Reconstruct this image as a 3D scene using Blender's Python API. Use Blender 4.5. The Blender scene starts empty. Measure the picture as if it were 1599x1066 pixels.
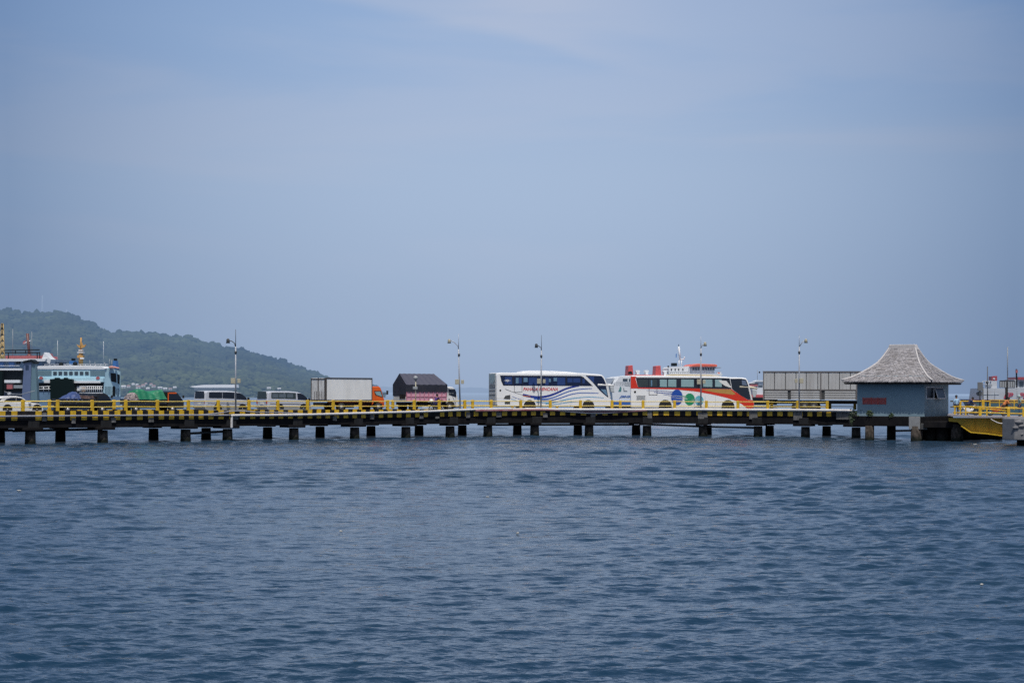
import bpy, math, random
import numpy as np
from mathutils import Vector, Matrix
random.seed(7); rng = np.random.default_rng(7)
C = bpy.context.scene.collection
sc = bpy.context.scene
F = 3109.0; CX, CY = 799.5, 612.5; H = 4.1; TH = 0.0033
R = math.radians
# ------------------------------------------------------------------ photo pixel <-> world
def uv(px, py):
    u, v = px - CX, CY - py
    return u*math.cos(TH) - v*math.sin(TH), u*math.sin(TH) + v*math.cos(TH)
def P(px, py, Y):
    u, v = uv(px, py); return Vector((u*Y/F, Y, H + v*Y/F))
def pxof(X, Y): return CX + X/Y*F
def K(ox, oy, s, *pts):
    return [(ox + a/s, oy + b/s) for a, b in pts]
class Plane:
    """a vertical plane through pt running along angle a (0 = along +X); away points to its far side"""
    def __init__(s, pt, a):
        s.p = Vector(pt); s.a = a
        s.d = Vector((math.cos(a), math.sin(a), 0)); s.n = Vector((-math.sin(a), math.cos(a), 0))
    def at(s, px, py, off=0.0):
        u, v = uv(px, py); r = Vector((u/F, 1, v/F)); c = Vector((0, 0, H))
        t = (s.p - c).dot(s.n)/r.dot(s.n)
        return c + r*t + s.n*off
    def xy(s, px, py, off=0.0):
        q = s.at(px, py); return (q - s.p).dot(s.d), q.z
    def pt(s, x, z, off=0.0):
        q = s.p + s.d*x + s.n*off; return Vector((q.x, q.y, z))
# ------------------------------------------------------------------ mesh builder (world coordinates)
class MB:
    def __init__(s): s.v = []; s.f = []; s.m = []; s.sm = []
    def add(s, vs, fs, mi=0, smooth=False):
        b = len(s.v); s.v += [tuple(v) for v in vs]
        for f in fs: s.f.append([b+i for i in f]); s.m.append(mi); s.sm.append(smooth)
        return s
    def prism(s, pl, pts, y0, y1, mi=0, px=True):
        q = [pl.at(*p) for p in pts] if px else [pl.pt(*p) for p in pts]
        n = len(q); a = [v + pl.n*y0 for v in q]; b = [v + pl.n*y1 for v in q]
        ar = sum((q[i]-pl.p).dot(pl.d)*q[(i+1) % n].z - (q[(i+1) % n]-pl.p).dot(pl.d)*q[i].z for i in range(n))
        if ar < 0: a.reverse(); b.reverse()
        fs = [list(range(n)), list(range(2*n-1, n-1, -1))] + [[i, i+n, (i+1) % n+n, (i+1) % n] for i in range(n)]
        return s.add(a+b, fs, mi)
    def rect(s, pl, x0, y0, x1, y1, a, b, mi=0): return s.prism(pl, [(x0, y0), (x1, y0), (x1, y1), (x0, y1)], a, b, mi)
    def lrect(s, pl, x0, z0, x1, z1, a, b, mi=0): return s.prism(pl, [(x0, z0), (x1, z0), (x1, z1), (x0, z1)], a, b, mi, px=False)
    def box(s, c, d, rz=0, mi=0, taper=1.0):
        co, si = math.cos(rz), math.sin(rz); vs = []
        for z in (-1, 1):
            k = taper if z > 0 else 1
            for x, y in ((-1, -1), (1, -1), (1, 1), (-1, 1)):
                X, Y = x*d[0]/2*k, y*d[1]/2*k
                vs.append((c[0]+X*co-Y*si, c[1]+X*si+Y*co, c[2]+z*d[2]/2))
        return s.add(vs, [(3, 2, 1, 0), (4, 5, 6, 7), (0, 1, 5, 4), (1, 2, 6, 5), (2, 3, 7, 6), (3, 0, 4, 7)], mi)
    def tube(s, pts, r, n=6, mi=0, r1=None):
        pts = [Vector(p) for p in pts]; m = len(pts); vs = []
        for i, p in enumerate(pts):
            t = (pts[min(i+1, m-1)] - pts[max(i-1, 0)]).normalized()
            up = Vector((0, 0, 1)) if abs(t.z) < .95 else Vector((1, 0, 0))
            a = t.cross(up).normalized(); b = t.cross(a)
            rr = r if r1 is None else r + (r1-r)*i/(m-1)
            for k in range(n):
                an = 2*math.pi*k/n; vs.append(p + a*rr*math.cos(an) + b*rr*math.sin(an))
        fs = [[i*n+k, i*n+(k+1) % n, (i+1)*n+(k+1) % n, (i+1)*n+k] for i in range(m-1) for k in range(n)]
        fs += [list(range(n))[::-1], list(range((m-1)*n, m*n))]
        return s.add(vs, fs, mi, True)
    def ball(s, c, r, mi=0, n=8, m=6, jit=0):
        vs = []; fs = []
        for i in range(m+1):
            for k in range(n):
                th = math.pi*i/m; ph = 2*math.pi*k/n; j = 1 + random.uniform(-jit, jit)
                vs.append((c[0]+r[0]*j*math.sin(th)*math.cos(ph), c[1]+r[1]*j*math.sin(th)*math.sin(ph), c[2]+r[2]*j*math.cos(th)))
        for i in range(m):
            for k in range(n): fs.append([i*n+k, (i+1)*n+k, (i+1)*n+(k+1) % n, i*n+(k+1) % n])
        return s.add(vs, fs, mi, True)
    def ribbon(s, pl, pts, w, off, mi=0, w1=None):
        q = [Vector((*pl.xy(*p), 0)) for p in pts]; m = len(q); a = []; b = []
        for i in range(m):
            t = (q[min(i+1, m-1)] - q[max(i-1, 0)]).normalized(); nn = Vector((-t.y, t.x, 0))
            f = i/(m-1); ww = (w if w1 is None else w + (w1-w)*f)/2
            p1, p2 = q[i]-nn*ww, q[i]+nn*ww
            a.append(pl.pt(p1.x, p1.y, off)); b.append(pl.pt(p2.x, p2.y, off))
        return s.add(a+b, [[i, i+1, m+i+1, m+i] for i in range(m-1)], mi)
    def build(s, name, mats, parent=None, bevel=0, seg=2):
        me = bpy.data.meshes.new(name)
        inv = parent.matrix_world.inverted() if parent else Matrix.Identity(4)
        if parent and parent.type == 'MESH': inv = parent['_w'] if False else WM[parent.name].inverted()
        elif parent: inv = WM[parent.name].inverted()
        me.from_pydata([tuple(inv @ Vector(v)) for v in s.v], [], s.f)
        if not isinstance(mats, (list, tuple)): mats = [mats]
        for m in mats: me.materials.append(m)
        me.polygons.foreach_set('material_index', s.m); me.polygons.foreach_set('use_smooth', s.sm); me.update()
        o = bpy.data.objects.new(name, me); C.objects.link(o)
        WM[o.name] = WM[parent.name].copy() if parent else Matrix.Identity(4)
        if parent: o.parent = parent
        if bevel:
            md = o.modifiers.new('bevel', 'BEVEL'); md.width = bevel; md.segments = seg; md.limit_method = 'ANGLE'; md.angle_limit = R(35)
        return o
WM = {}
def smooth_pts(pts, n=6):
    out = []; m = len(pts)
    for i in range(m-1):
        p0, p1, p2, p3 = pts[max(i-1, 0)], pts[i], pts[i+1], pts[min(i+2, m-1)]
        for k in range(n):
            t = k/n
            out.append(tuple(.5*((2*b) + (-a+c)*t + (2*a-5*b+4*c-d)*t*t + (-a+3*b-3*c+d)*t**3) for a, b, c, d in zip(p0, p1, p2, p3)))
    out.append(tuple(pts[-1])); return out
def ell(cx, cy, rx, ry, n=20): return [(cx+rx*math.cos(2*math.pi*i/n), cy+ry*math.sin(2*math.pi*i/n)) for i in range(n)]
def tag(o, label=None, cat=None, group=None, kind=None):
    if label: o['label'] = label
    if cat: o['category'] = cat
    if group: o['group'] = group
    if kind: o['kind'] = kind
    return o
def thing(name, label, cat, loc, rz=0, group=None):
    o = bpy.data.objects.new(name, None); C.objects.link(o); o.location = loc; o.rotation_euler = (0, 0, rz); o.empty_display_size = .3
    WM[o.name] = Matrix.Translation(Vector(loc)) @ Matrix.Rotation(rz, 4, 'Z')
    return tag(o, label, cat, group)
def dup(root, dloc, rz=None, label=None):
    """copy a thing with its parts and sub-parts"""
    def cp(o, par):
        c = o.copy(); C.objects.link(c)
        if par is not None: c.parent = par
        for ch in kids.get(o.name, []): cp(ch, c)
        return c
    kids = {}
    for o in bpy.data.objects:
        if o.parent: kids.setdefault(o.parent.name, []).append(o)
    r = cp(root, None); r.location = dloc
    if rz is not None: r.rotation_euler = (0, 0, rz)
    if label: r['label'] = label
    return r
def text(pl, s, x0, y0, x1, y1, off, mat, name, parent, shear=0.0, bold=.02):
    cu = bpy.data.curves.new('t', 'FONT'); cu.body = s; cu.offset = bold; cu.resolution_u = 3
    o = bpy.data.objects.new('t', cu); C.objects.link(o)
    me = bpy.data.meshes.new_from_object(o.evaluated_get(bpy.context.evaluated_depsgraph_get()))
    C.objects.unlink(o); bpy.data.objects.remove(o); bpy.data.curves.remove(cu)
    vs = [v.co.copy() for v in me.vertices]; fs = [list(p.vertices) for p in me.polygons]; bpy.data.meshes.remove(me)
    a0, a1 = min(v.x for v in vs), max(v.x for v in vs); b0, b1 = min(v.y for v in vs), max(v.y for v in vs)
    mb = MB(); q = []
    for v in vs:
        g = (v.y-b0)/(b1-b0); x = x0+(x1-x0)*(v.x-a0)/(a1-a0)+shear*g*(y1-y0); q.append(pl.at(x, y1+(y0-y1)*g, off))
    mb.add(q, fs); return mb.build(name, mat, parent)
# ------------------------------------------------------------------ materials
HAZE = (0.335, 0.45, 0.645, 1)
def new_mat(name):
    m = bpy.data.materials.new(name); m.use_nodes = True; nt = m.node_tree; nt.nodes.clear()
    return m, nt, nt.nodes.new('ShaderNodeOutputMaterial')
def N(nt, t, **kw):
    n = nt.nodes.new(t)
    for k, v in kw.items():
        if hasattr(n, k): setattr(n, k, v)
        else: n.inputs[k].default_value = v
    return n
def mathn(nt, op, a, b=None, clamp=False):
    n = nt.nodes.new('ShaderNodeMath'); n.operation = op; n.use_clamp = clamp
    for i, x in enumerate((a, b)):
        if x is None: continue
        if isinstance(x, (int, float)): n.inputs[i].default_value = x
        else: nt.links.new(x, n.inputs[i])
    return n.outputs[0]
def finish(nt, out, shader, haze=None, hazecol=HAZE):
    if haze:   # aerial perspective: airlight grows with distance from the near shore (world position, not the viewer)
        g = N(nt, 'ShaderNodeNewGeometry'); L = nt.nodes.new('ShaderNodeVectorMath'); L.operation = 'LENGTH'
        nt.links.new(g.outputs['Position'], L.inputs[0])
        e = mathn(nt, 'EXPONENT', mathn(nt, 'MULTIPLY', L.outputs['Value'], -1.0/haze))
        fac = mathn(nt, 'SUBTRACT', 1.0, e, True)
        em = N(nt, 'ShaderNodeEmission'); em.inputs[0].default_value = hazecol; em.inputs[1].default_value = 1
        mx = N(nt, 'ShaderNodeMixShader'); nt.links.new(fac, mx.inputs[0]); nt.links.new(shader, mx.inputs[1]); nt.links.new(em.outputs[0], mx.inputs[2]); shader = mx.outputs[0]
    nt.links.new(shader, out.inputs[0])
MC = {}
def mat(name, col, rough=.5, metal=0, dirt=.15, dirtcol=None, scale=3.0, streak=1.0, haze=None, island=0, bump=0, spec=.5):
    if name in MC: return MC[name]
    m, nt, out = new_mat(name); lk = nt.links.new
    b = N(nt, 'ShaderNodeBsdfPrincipled'); b.inputs['Roughness'].default_value = rough; b.inputs['Metallic'].default_value = metal
    b.inputs['Specular IOR Level'].default_value = spec
    tc = N(nt, 'ShaderNodeTexCoord'); mp = N(nt, 'ShaderNodeMapping'); mp.inputs['Scale'].default_value = (scale, scale, scale/streak)
    lk(tc.outputs['Object'], mp.inputs[0])
    no = N(nt, 'ShaderNodeTexNoise'); no.inputs['Scale'].default_value = 1; no.inputs['Detail'].default_value = 6; no.inputs['Roughness'].default_value = .65
    lk(mp.outputs[0], no.inputs[0])
    rp = N(nt, 'ShaderNodeValToRGB'); rp.color_ramp.elements[0].position = .35; rp.color_ramp.elements[1].position = .7; lk(no.outputs[0], rp.inputs[0])
    dc = dirtcol or tuple(c*.45 for c in col)
    mx = N(nt, 'ShaderNodeMix'); mx.data_type = 'RGBA'; mx.inputs[6].default_value = (*col, 1); mx.inputs[7].default_value = (*dc, 1)
    lk(mathn(nt, 'MULTIPLY', rp.outputs[0], dirt), mx.inputs[0]); src = mx.outputs[2]
    if island:
        g = N(nt, 'ShaderNodeNewGeometry'); hs = N(nt, 'ShaderNodeHueSaturation')
        lk(mathn(nt, 'ADD', mathn(nt, 'MULTIPLY', g.outputs['Random Per Island'], island), 1-island/2), hs.inputs['Value']); lk(src, hs.inputs['Color']); src = hs.outputs[0]
    lk(src, b.inputs['Base Color'])
    if bump:
        bp = N(nt, 'ShaderNodeBump'); bp.inputs['Strength'].default_value = bump; bp.inputs['Distance'].default_value = .05; lk(no.outputs[0], bp.inputs['Height']); lk(bp.outputs[0], b.inputs['Normal'])
    finish(nt, out, b.outputs[0], haze); MC[name] = m; return m
Dz = 9000.0
white = mat('white_paint', (.74, .74, .73), .35, dirt=.22, dirtcol=(.5, .47, .42), scale=1.2, streak=.6)
whiteb = mat('bus_white_paint', (.80, .81, .82), .25, dirt=.12, dirtcol=(.55, .53, .5), scale=.9)
boxw = mat('box_panel_white', (.76, .77, .77), .5, dirt=.3, dirtcol=(.45, .44, .42), scale=1.6, streak=3, bump=.15)
boxend = mat('box_door_grey', (.70, .70, .68), .55, dirt=.6, dirtcol=(.22, .19, .17), scale=2.5, streak=3)
darkfr = mat('dark_frame', (.07, .06, .055), .5, dirt=.4)
black = mat('black_rubber', (.012, .012, .013), .8)
blackp = mat('black_paint', (.012, .013, .016), .3, dirt=.3, dirtcol=(.05, .045, .04))
under = mat('chassis_black', (.014, .014, .015), .7, spec=.15, dirt=.5, dirtcol=(.05, .04, .03))
glass = mat('tinted_glass', (.010, .013, .022), .08, dirt=0)
glassb = mat('blue_tinted_glass', (.008, .014, .045), .1, dirt=0)
curtain = mat('blue_curtain', (.014, .048, .19), .6, dirt=.4, scale=8, streak=.2)
curtl = mat('pale_curtain', (.13, .25, .38), .5, dirt=.4, scale=8, streak=.2)
glassg = mat('green_dark_glass', (.035, .05, .05), .1, dirt=.3, scale=1)
glassl = mat('opaque_pale_glass', (.26, .40, .42), .12, dirt=.25, scale=1)  # opaque pane; the light showing through is put into its colour
silver = mat('silver_paint', (.56, .58, .64), .35, metal=.1, dirt=.12)
silverl = mat('grey_bumper', (.30, .31, .31), .5, dirt=.3)
rimm = mat('steel_rim', (.35, .35, .36), .4, metal=.5, dirt=.5)
orange = mat('orange_paint', (.78, .125, .012), .35, dirt=.12)
redrail = mat('orange_red_chassis', (.45, .06, .02), .6, dirt=.5)
redl = mat('red_lens', (.45, .01, .012), .25)
redb = mat('red_livery', (.62, .035, .012), .3, dirt=.1)
goldl = mat('gold_livery', (.45, .26, .07), .35, dirt=.25, scale=5)
pink = mat('pink_panel', (.66, .33, .42), .55, dirt=.45, dirtcol=(.45, .32, .36), scale=3, streak=3)
tarp = mat('black_tarp', (.012, .014, .026), .65, dirt=.3, dirtcol=(.05, .05, .065), scale=1.5, bump=.5)
tarptop = mat('grey_tarp', (.050, .052, .082), .7, dirt=.5, dirtcol=(.075, .075, .10), scale=2, bump=.5)  # roof slopes of the tarpaulin, greyer and paler than the skirts
bluel = mat('navy_livery', (.02, .04, .26), .3, dirt=0)
blue2 = mat('blue_livery', (.03, .11, .42), .3, dirt=0)
blue3 = mat('light_blue_livery', (.08, .34, .58), .3, dirt=0)
blueball = mat('blue_ball', (.015, .07, .36), .3, dirt=0); greenball = mat('green_ball', (.02, .26, .12), .3, dirt=0); cyanball = mat('cyan_ball', (.12, .42, .52), .3, dirt=0)
redtext = mat('red_lettering', (.58, .02, .03), .4, dirt=0)
yellow = mat('yellow_paint', (.68, .43, .015), .5, dirt=.6, dirtcol=(.25, .14, .02), scale=3.5)
yellowr = mat('yellow_rail_paint', (.70, .51, .08), .45, dirt=.45, dirtcol=(.62, .55, .32), scale=1.2)
yellowb = mat('yellow_girder_paint', (.60, .36, .012), .5, dirt=.5, dirtcol=(.28, .17, .02), scale=1.5, bump=.2)
curbblack = mat('curb_black', (.010, .010, .013), .8, dirt=.6, dirtcol=(.045, .04, .036), scale=4, spec=.1)
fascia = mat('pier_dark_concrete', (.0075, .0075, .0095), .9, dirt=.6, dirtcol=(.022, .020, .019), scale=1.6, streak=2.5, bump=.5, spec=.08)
pilem = mat('pile_concrete', (.017, .0145, .0125), .8, dirt=.8, dirtcol=(.008, .008, .008), scale=2.5, streak=.5, bump=.9, spec=.15)
deckm = mat('deck_asphalt', (.06, .06, .06), .85, dirt=.4)
patch = mat('bare_concrete', (.17, .165, .16), .8, dirt=.9, dirtcol=(.045, .045, .045), scale=5, bump=.5)
galv = mat('galvanised_steel', (.36, .38, .42), .5, metal=.2, dirt=.4)
greyd = mat('dark_steel', (.06, .065, .07), .6, dirt=.4)
pipew = mat('white_pipe', (.62, .61, .60), .5, dirt=.5, dirtcol=(.38, .33, .33), scale=1.5)
pipeg = mat('grey_pipe', (.27, .28, .32), .5, dirt=.4)
hosered = mat('red_hose', (.26, .07, .08), .7, dirt=.6, dirtcol=(.45, .36, .36), scale=1.2)
boxcream = mat('cream_box', (.42, .39, .29), .5, dirt=.3, scale=6)
hutm = mat('hut_blue_grey', (.20, .29, .34), .7, dirt=.4, dirtcol=(.13, .19, .235), scale=.8, streak=.5)
hutd = mat('hut_right_wall', (.20, .28, .325), .75, dirt=.5, dirtcol=(.05, .06, .065), scale=1.2, streak=.6)
shingle = mat('weathered_shingle', (.33, .318, .332), .85, dirt=.7, dirtcol=(.17, .155, .15), scale=1.8, island=.45)
ridgem = mat('ridge_cap', (.50, .48, .48), .8, dirt=.5, dirtcol=(.3, .28, .27), scale=5)
ventred = mat('vent_red', (.46, .065, .05), .6, dirt=.5, scale=8)
framew = mat('window_frame_grey', (.55, .56, .58), .5)
leafm = mat('leaf_green', (.03, .06, .02), .7, dirt=.5, island=.6)
greent = mat('green_tarpaulin', (.012, .19, .095), .55, dirt=.45, dirtcol=(.01, .12, .06), scale=5, bump=.4)
bluet = mat('blue_tarpaulin', (.02, .05, .17), .55, dirt=.5, dirtcol=(.10, .13, .24), scale=4, bump=.4)
greyp = mat('grey_truck_panel', (.46, .47, .48), .6, dirt=.6, dirtcol=(.28, .27, .26), scale=1.4, streak=5, bump=.2)
signm = mat('sign_back_grey', (.15, .16, .17), .6, dirt=.4); signl = mat('sign_back_pale', (.30, .32, .34), .6, dirt=.3)
rock = mat('weathered_concrete', (.20, .20, .21), .85, dirt=.8, dirtcol=(.07, .07, .075), scale=.9, bump=.9)
rockf = mat('smooth_concrete', (.13, .14, .16), .8, dirt=.4, bump=.3)
skin = mat('skin', (.20, .10, .06), .6); hairm = mat('hair_black', (.012, .01, .01), .6)
# ships (carry the haze of a few hundred metres)
def sm(name, col, **k): return mat('ship_'+name, col, haze=Dz, **k)
sblue = sm('pale_blue', (.42, .63, .72), dirt=.3, dirtcol=(.22, .35, .42), scale=.8, streak=.5); sblue2 = sm('mid_blue', (.13, .23, .36), dirt=.4, scale=.8); snavy = sm('navy', (.012, .03, .075), dirt=.3, spec=.15); swhite = sm('white', (.70, .73, .76), dirt=.3, dirtcol=(.5, .45, .42), scale=.6, streak=.4)
sdark = mat('ship_dark', (.008, .012, .015), dirt=.2, spec=.1, haze=4e4); sgreen = mat('ship_dark_green', (.003, .010, .009), dirt=.3, spec=.08, haze=4e4); sglass = sm('glass', (.03, .045, .06), rough=.15, dirt=0); steal = sm('teal_panel', (.11, .19, .23), dirt=.2)
sred = sm('red', (.50, .055, .05), dirt=.2); sorange = sm('orange', (.72, .12, .06), dirt=.1); spink = sm('faded_red', (.42, .10, .10), dirt=.4); syellow = sm('mast_yellow', (.52, .27, .05), dirt=.3); srust = sm('rust_red', (.13, .035, .025), dirt=.3)
sbright = sm('bright_blue', (.03, .15, .42), dirt=.2); stextb = sm('text_blue', (.02, .10, .36), dirt=0); stextr = sm('text_red', (.40, .02, .05), dirt=0); sgrey = sm('grey', (.25, .27, .29), dirt=.3); scrane = sm('crane_yellow', (.35, .24, .08), dirt=.3); slate = sm('violet_blue', (.10, .14, .26), dirt=.4, scale=.8)
# ------------------------------------------------------------------ camera
cam = bpy.data.cameras.new('camera'); co = bpy.data.objects.new('camera', cam); C.objects.link(co); sc.camera = co
co.matrix_world = Matrix.Translation((0, 0, H)) @ Matrix.Rotation(R(90), 4, 'X') @ Matrix.Rotation(TH, 4, 'Z')
cam.sensor_width = 36; cam.sensor_fit = 'HORIZONTAL'; cam.lens = 36*F/1599; cam.shift_y = (CY-533)/1599; cam.clip_end = 60000; cam.clip_start = .5
# ------------------------------------------------------------------ sky and sun
SE, SA = R(65), R(173)      # sun high, behind the viewer and a little to the right
sdir = Vector((math.cos(SE)*math.sin(SA), math.cos(SE)*math.cos(SA), math.sin(SE)))
w = bpy.data.worlds.new('World'); sc.world = w; w.use_nodes = True; nt = w.node_tree; nt.nodes.clear(); lk = nt.links.new
out = N(nt, 'ShaderNodeOutputWorld'); sky = N(nt, 'ShaderNodeTexSky'); sky.sky_type = 'NISHITA'; sky.sun_disc = False
sky.sun_elevation = SE; sky.sun_rotation = SA; sky.dust_density = 3; sky.air_density = 1.4
b1 = N(nt, 'ShaderNodeBackground'); b1.inputs[1].default_value = .085; lk(sky.outputs[0], b1.inputs[0])
tc = N(nt, 'ShaderNodeTexCoord'); sp = N(nt, 'ShaderNodeSeparateXYZ'); lk(tc.outputs['Generated'], sp.inputs[0])
rp = N(nt, 'ShaderNodeValToRGB'); lk(mathn(nt, 'MULTIPLY', sp.outputs[2], 3.0, True), rp.inputs[0])
cr = rp.color_ramp; cr.interpolation = 'EASE'
def lin(c): return tuple(((x/255+.055)/1.055)**2.4 if x > 10 else x/255/12.92 for x in c) + (1,)
cr.elements[0].position = 0; cr.elements[0].color = lin((158, 178, 208))
cr.elements[1].position = 1; cr.elements[1].color = lin((72, 112, 172))
for p_, c_ in ((.09, (160, 181, 211)), (.315, (167, 188, 218)), (.52, (152, 179, 217)), (.62, (146, 174, 215))): e = cr.elements.new(p_); e.color = lin(c_)
# thin cirrus veils
mp = N(nt, 'ShaderNodeMapping'); mp.inputs['Scale'].default_value = (2.2, 2.2, 13); mp.inputs['Rotation'].default_value = (0, R(-9), 0); mp.inputs['Location'].default_value = (3.1, .4, 1.7); lk(tc.outputs['Generated'], mp.inputs[0])
cn = N(nt, 'ShaderNodeTexNoise'); cn.inputs['Scale'].default_value = 1.6; cn.inputs['Detail'].default_value = 5; cn.inputs['Roughness'].default_value = .5; cn.inputs['Distortion'].default_value = .5; lk(mp.outputs[0], cn.inputs[0])
c2 = N(nt, 'ShaderNodeMapRange'); c2.inputs[1].default_value = .42; c2.inputs[2].default_value = .68; lk(cn.outputs[0], c2.inputs[0]); c2.interpolation_type = 'SMOOTHERSTEP'
hz = N(nt, 'ShaderNodeMapRange'); hz.inputs[1].default_value = .02; hz.inputs[2].default_value = .13; lk(sp.outputs[2], hz.inputs[0]); hz.interpolation_type = 'SMOOTHSTEP'
cf = mathn(nt, 'MULTIPLY', mathn(nt, 'MULTIPLY', c2.outputs[0], hz.outputs[0]), .42)
# one long soft veil crossing the upper left of the view: everything above a slanting line
ln = mathn(nt, 'ADD', mathn(nt, 'SUBTRACT', sp.outputs[2], .172), mathn(nt, 'MULTIPLY', sp.outputs[0], .215))
nn = N(nt, 'ShaderNodeTexNoise'); nn.inputs['Scale'].default_value = 9; nn.inputs['Detail'].default_value = 3; lk(tc.outputs['Generated'], nn.inputs[0])
ln = mathn(nt, 'ADD', ln, mathn(nt, 'MULTIPLY', mathn(nt, 'SUBTRACT', nn.outputs[0], .5), .018))
vr = N(nt, 'ShaderNodeMapRange'); vr.interpolation_type = 'SMOOTHSTEP'; vr.inputs[1].default_value = 0; vr.inputs[2].default_value = .008; lk(ln, vr.inputs[0])
vf = N(nt, 'ShaderNodeMapRange'); vf.interpolation_type = 'SMOOTHSTEP'; vf.inputs[1].default_value = .11; vf.inputs[2].default_value = .01; lk(ln, vf.inputs[0])
vx = N(nt, 'ShaderNodeMapRange'); vx.interpolation_type = 'SMOOTHSTEP'; vx.inputs[1].default_value = .10; vx.inputs[2].default_value = .0; lk(sp.outputs[0], vx.inputs[0])
cf = mathn(nt, 'ADD', cf, mathn(nt, 'MULTIPLY', mathn(nt, 'MULTIPLY', mathn(nt, 'MULTIPLY', vr.outputs[0], vf.outputs[0]), vx.outputs[0]), .46), True)
mc = N(nt, 'ShaderNodeMix'); mc.data_type = 'RGBA'; lk(cf, mc.inputs[0]); lk(rp.outputs[0], mc.inputs[6]); mc.inputs[7].default_value = lin((182, 193, 217))
# sky colour darkened toward both sides to imitate lens vignetting
az = mathn(nt, 'POWER', mathn(nt, 'MULTIPLY', mathn(nt, 'ABSOLUTE', sp.outputs[0]), 4.1, True), 2.2)
azf = mathn(nt, 'SUBTRACT', 1.0, mathn(nt, 'MULTIPLY', az, .40))
tint = N(nt, 'ShaderNodeMix'); tint.data_type = 'RGBA'; lk(az, tint.inputs[0]); tint.inputs[6].default_value = (1, 1, 1, 1); tint.inputs[7].default_value = (.54, .61, .70, 1)
ml = N(nt, 'ShaderNodeMix'); ml.data_type = 'RGBA'; ml.blend_type = 'MULTIPLY'; ml.inputs[0].default_value = 1; lk(mc.outputs[2], ml.inputs[6]); lk(tint.outputs[2], ml.inputs[7])
b2 = N(nt, 'ShaderNodeBackground'); b2.inputs[1].default_value = 1; lk(ml.outputs[2], b2.inputs[0])
mr = N(nt, 'ShaderNodeMapRange'); mr.inputs[1].default_value = .20; mr.inputs[2].default_value = .45; mr.inputs[3].default_value = .92; mr.inputs[4].default_value = .12; lk(sp.outputs[2], mr.inputs[0])
ms = N(nt, 'ShaderNodeMixShader'); lk(mr.outputs[0], ms.inputs[0]); lk(b1.outputs[0], ms.inputs[1]); lk(b2.outputs[0], ms.inputs[2]); lk(ms.outputs[0], out.inputs[0])
sun = bpy.data.lights.new('sun', 'SUN'); sun.energy = 3.6; sun.angle = R(.6); sun.color = (1, .955, .88)
so = bpy.data.objects.new('sun', sun); C.objects.link(so); so.rotation_euler = (-sdir).to_track_quat('-Z', 'Y').to_euler()
sc.view_settings.view_transform = 'Standard'; sc.view_settings.look = 'None'; sc.view_settings.exposure = 0
sc.cycles.max_bounces = 6; sc.cycles.use_denoising = False; sc.cycles.sample_clamp_indirect = 3
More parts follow.
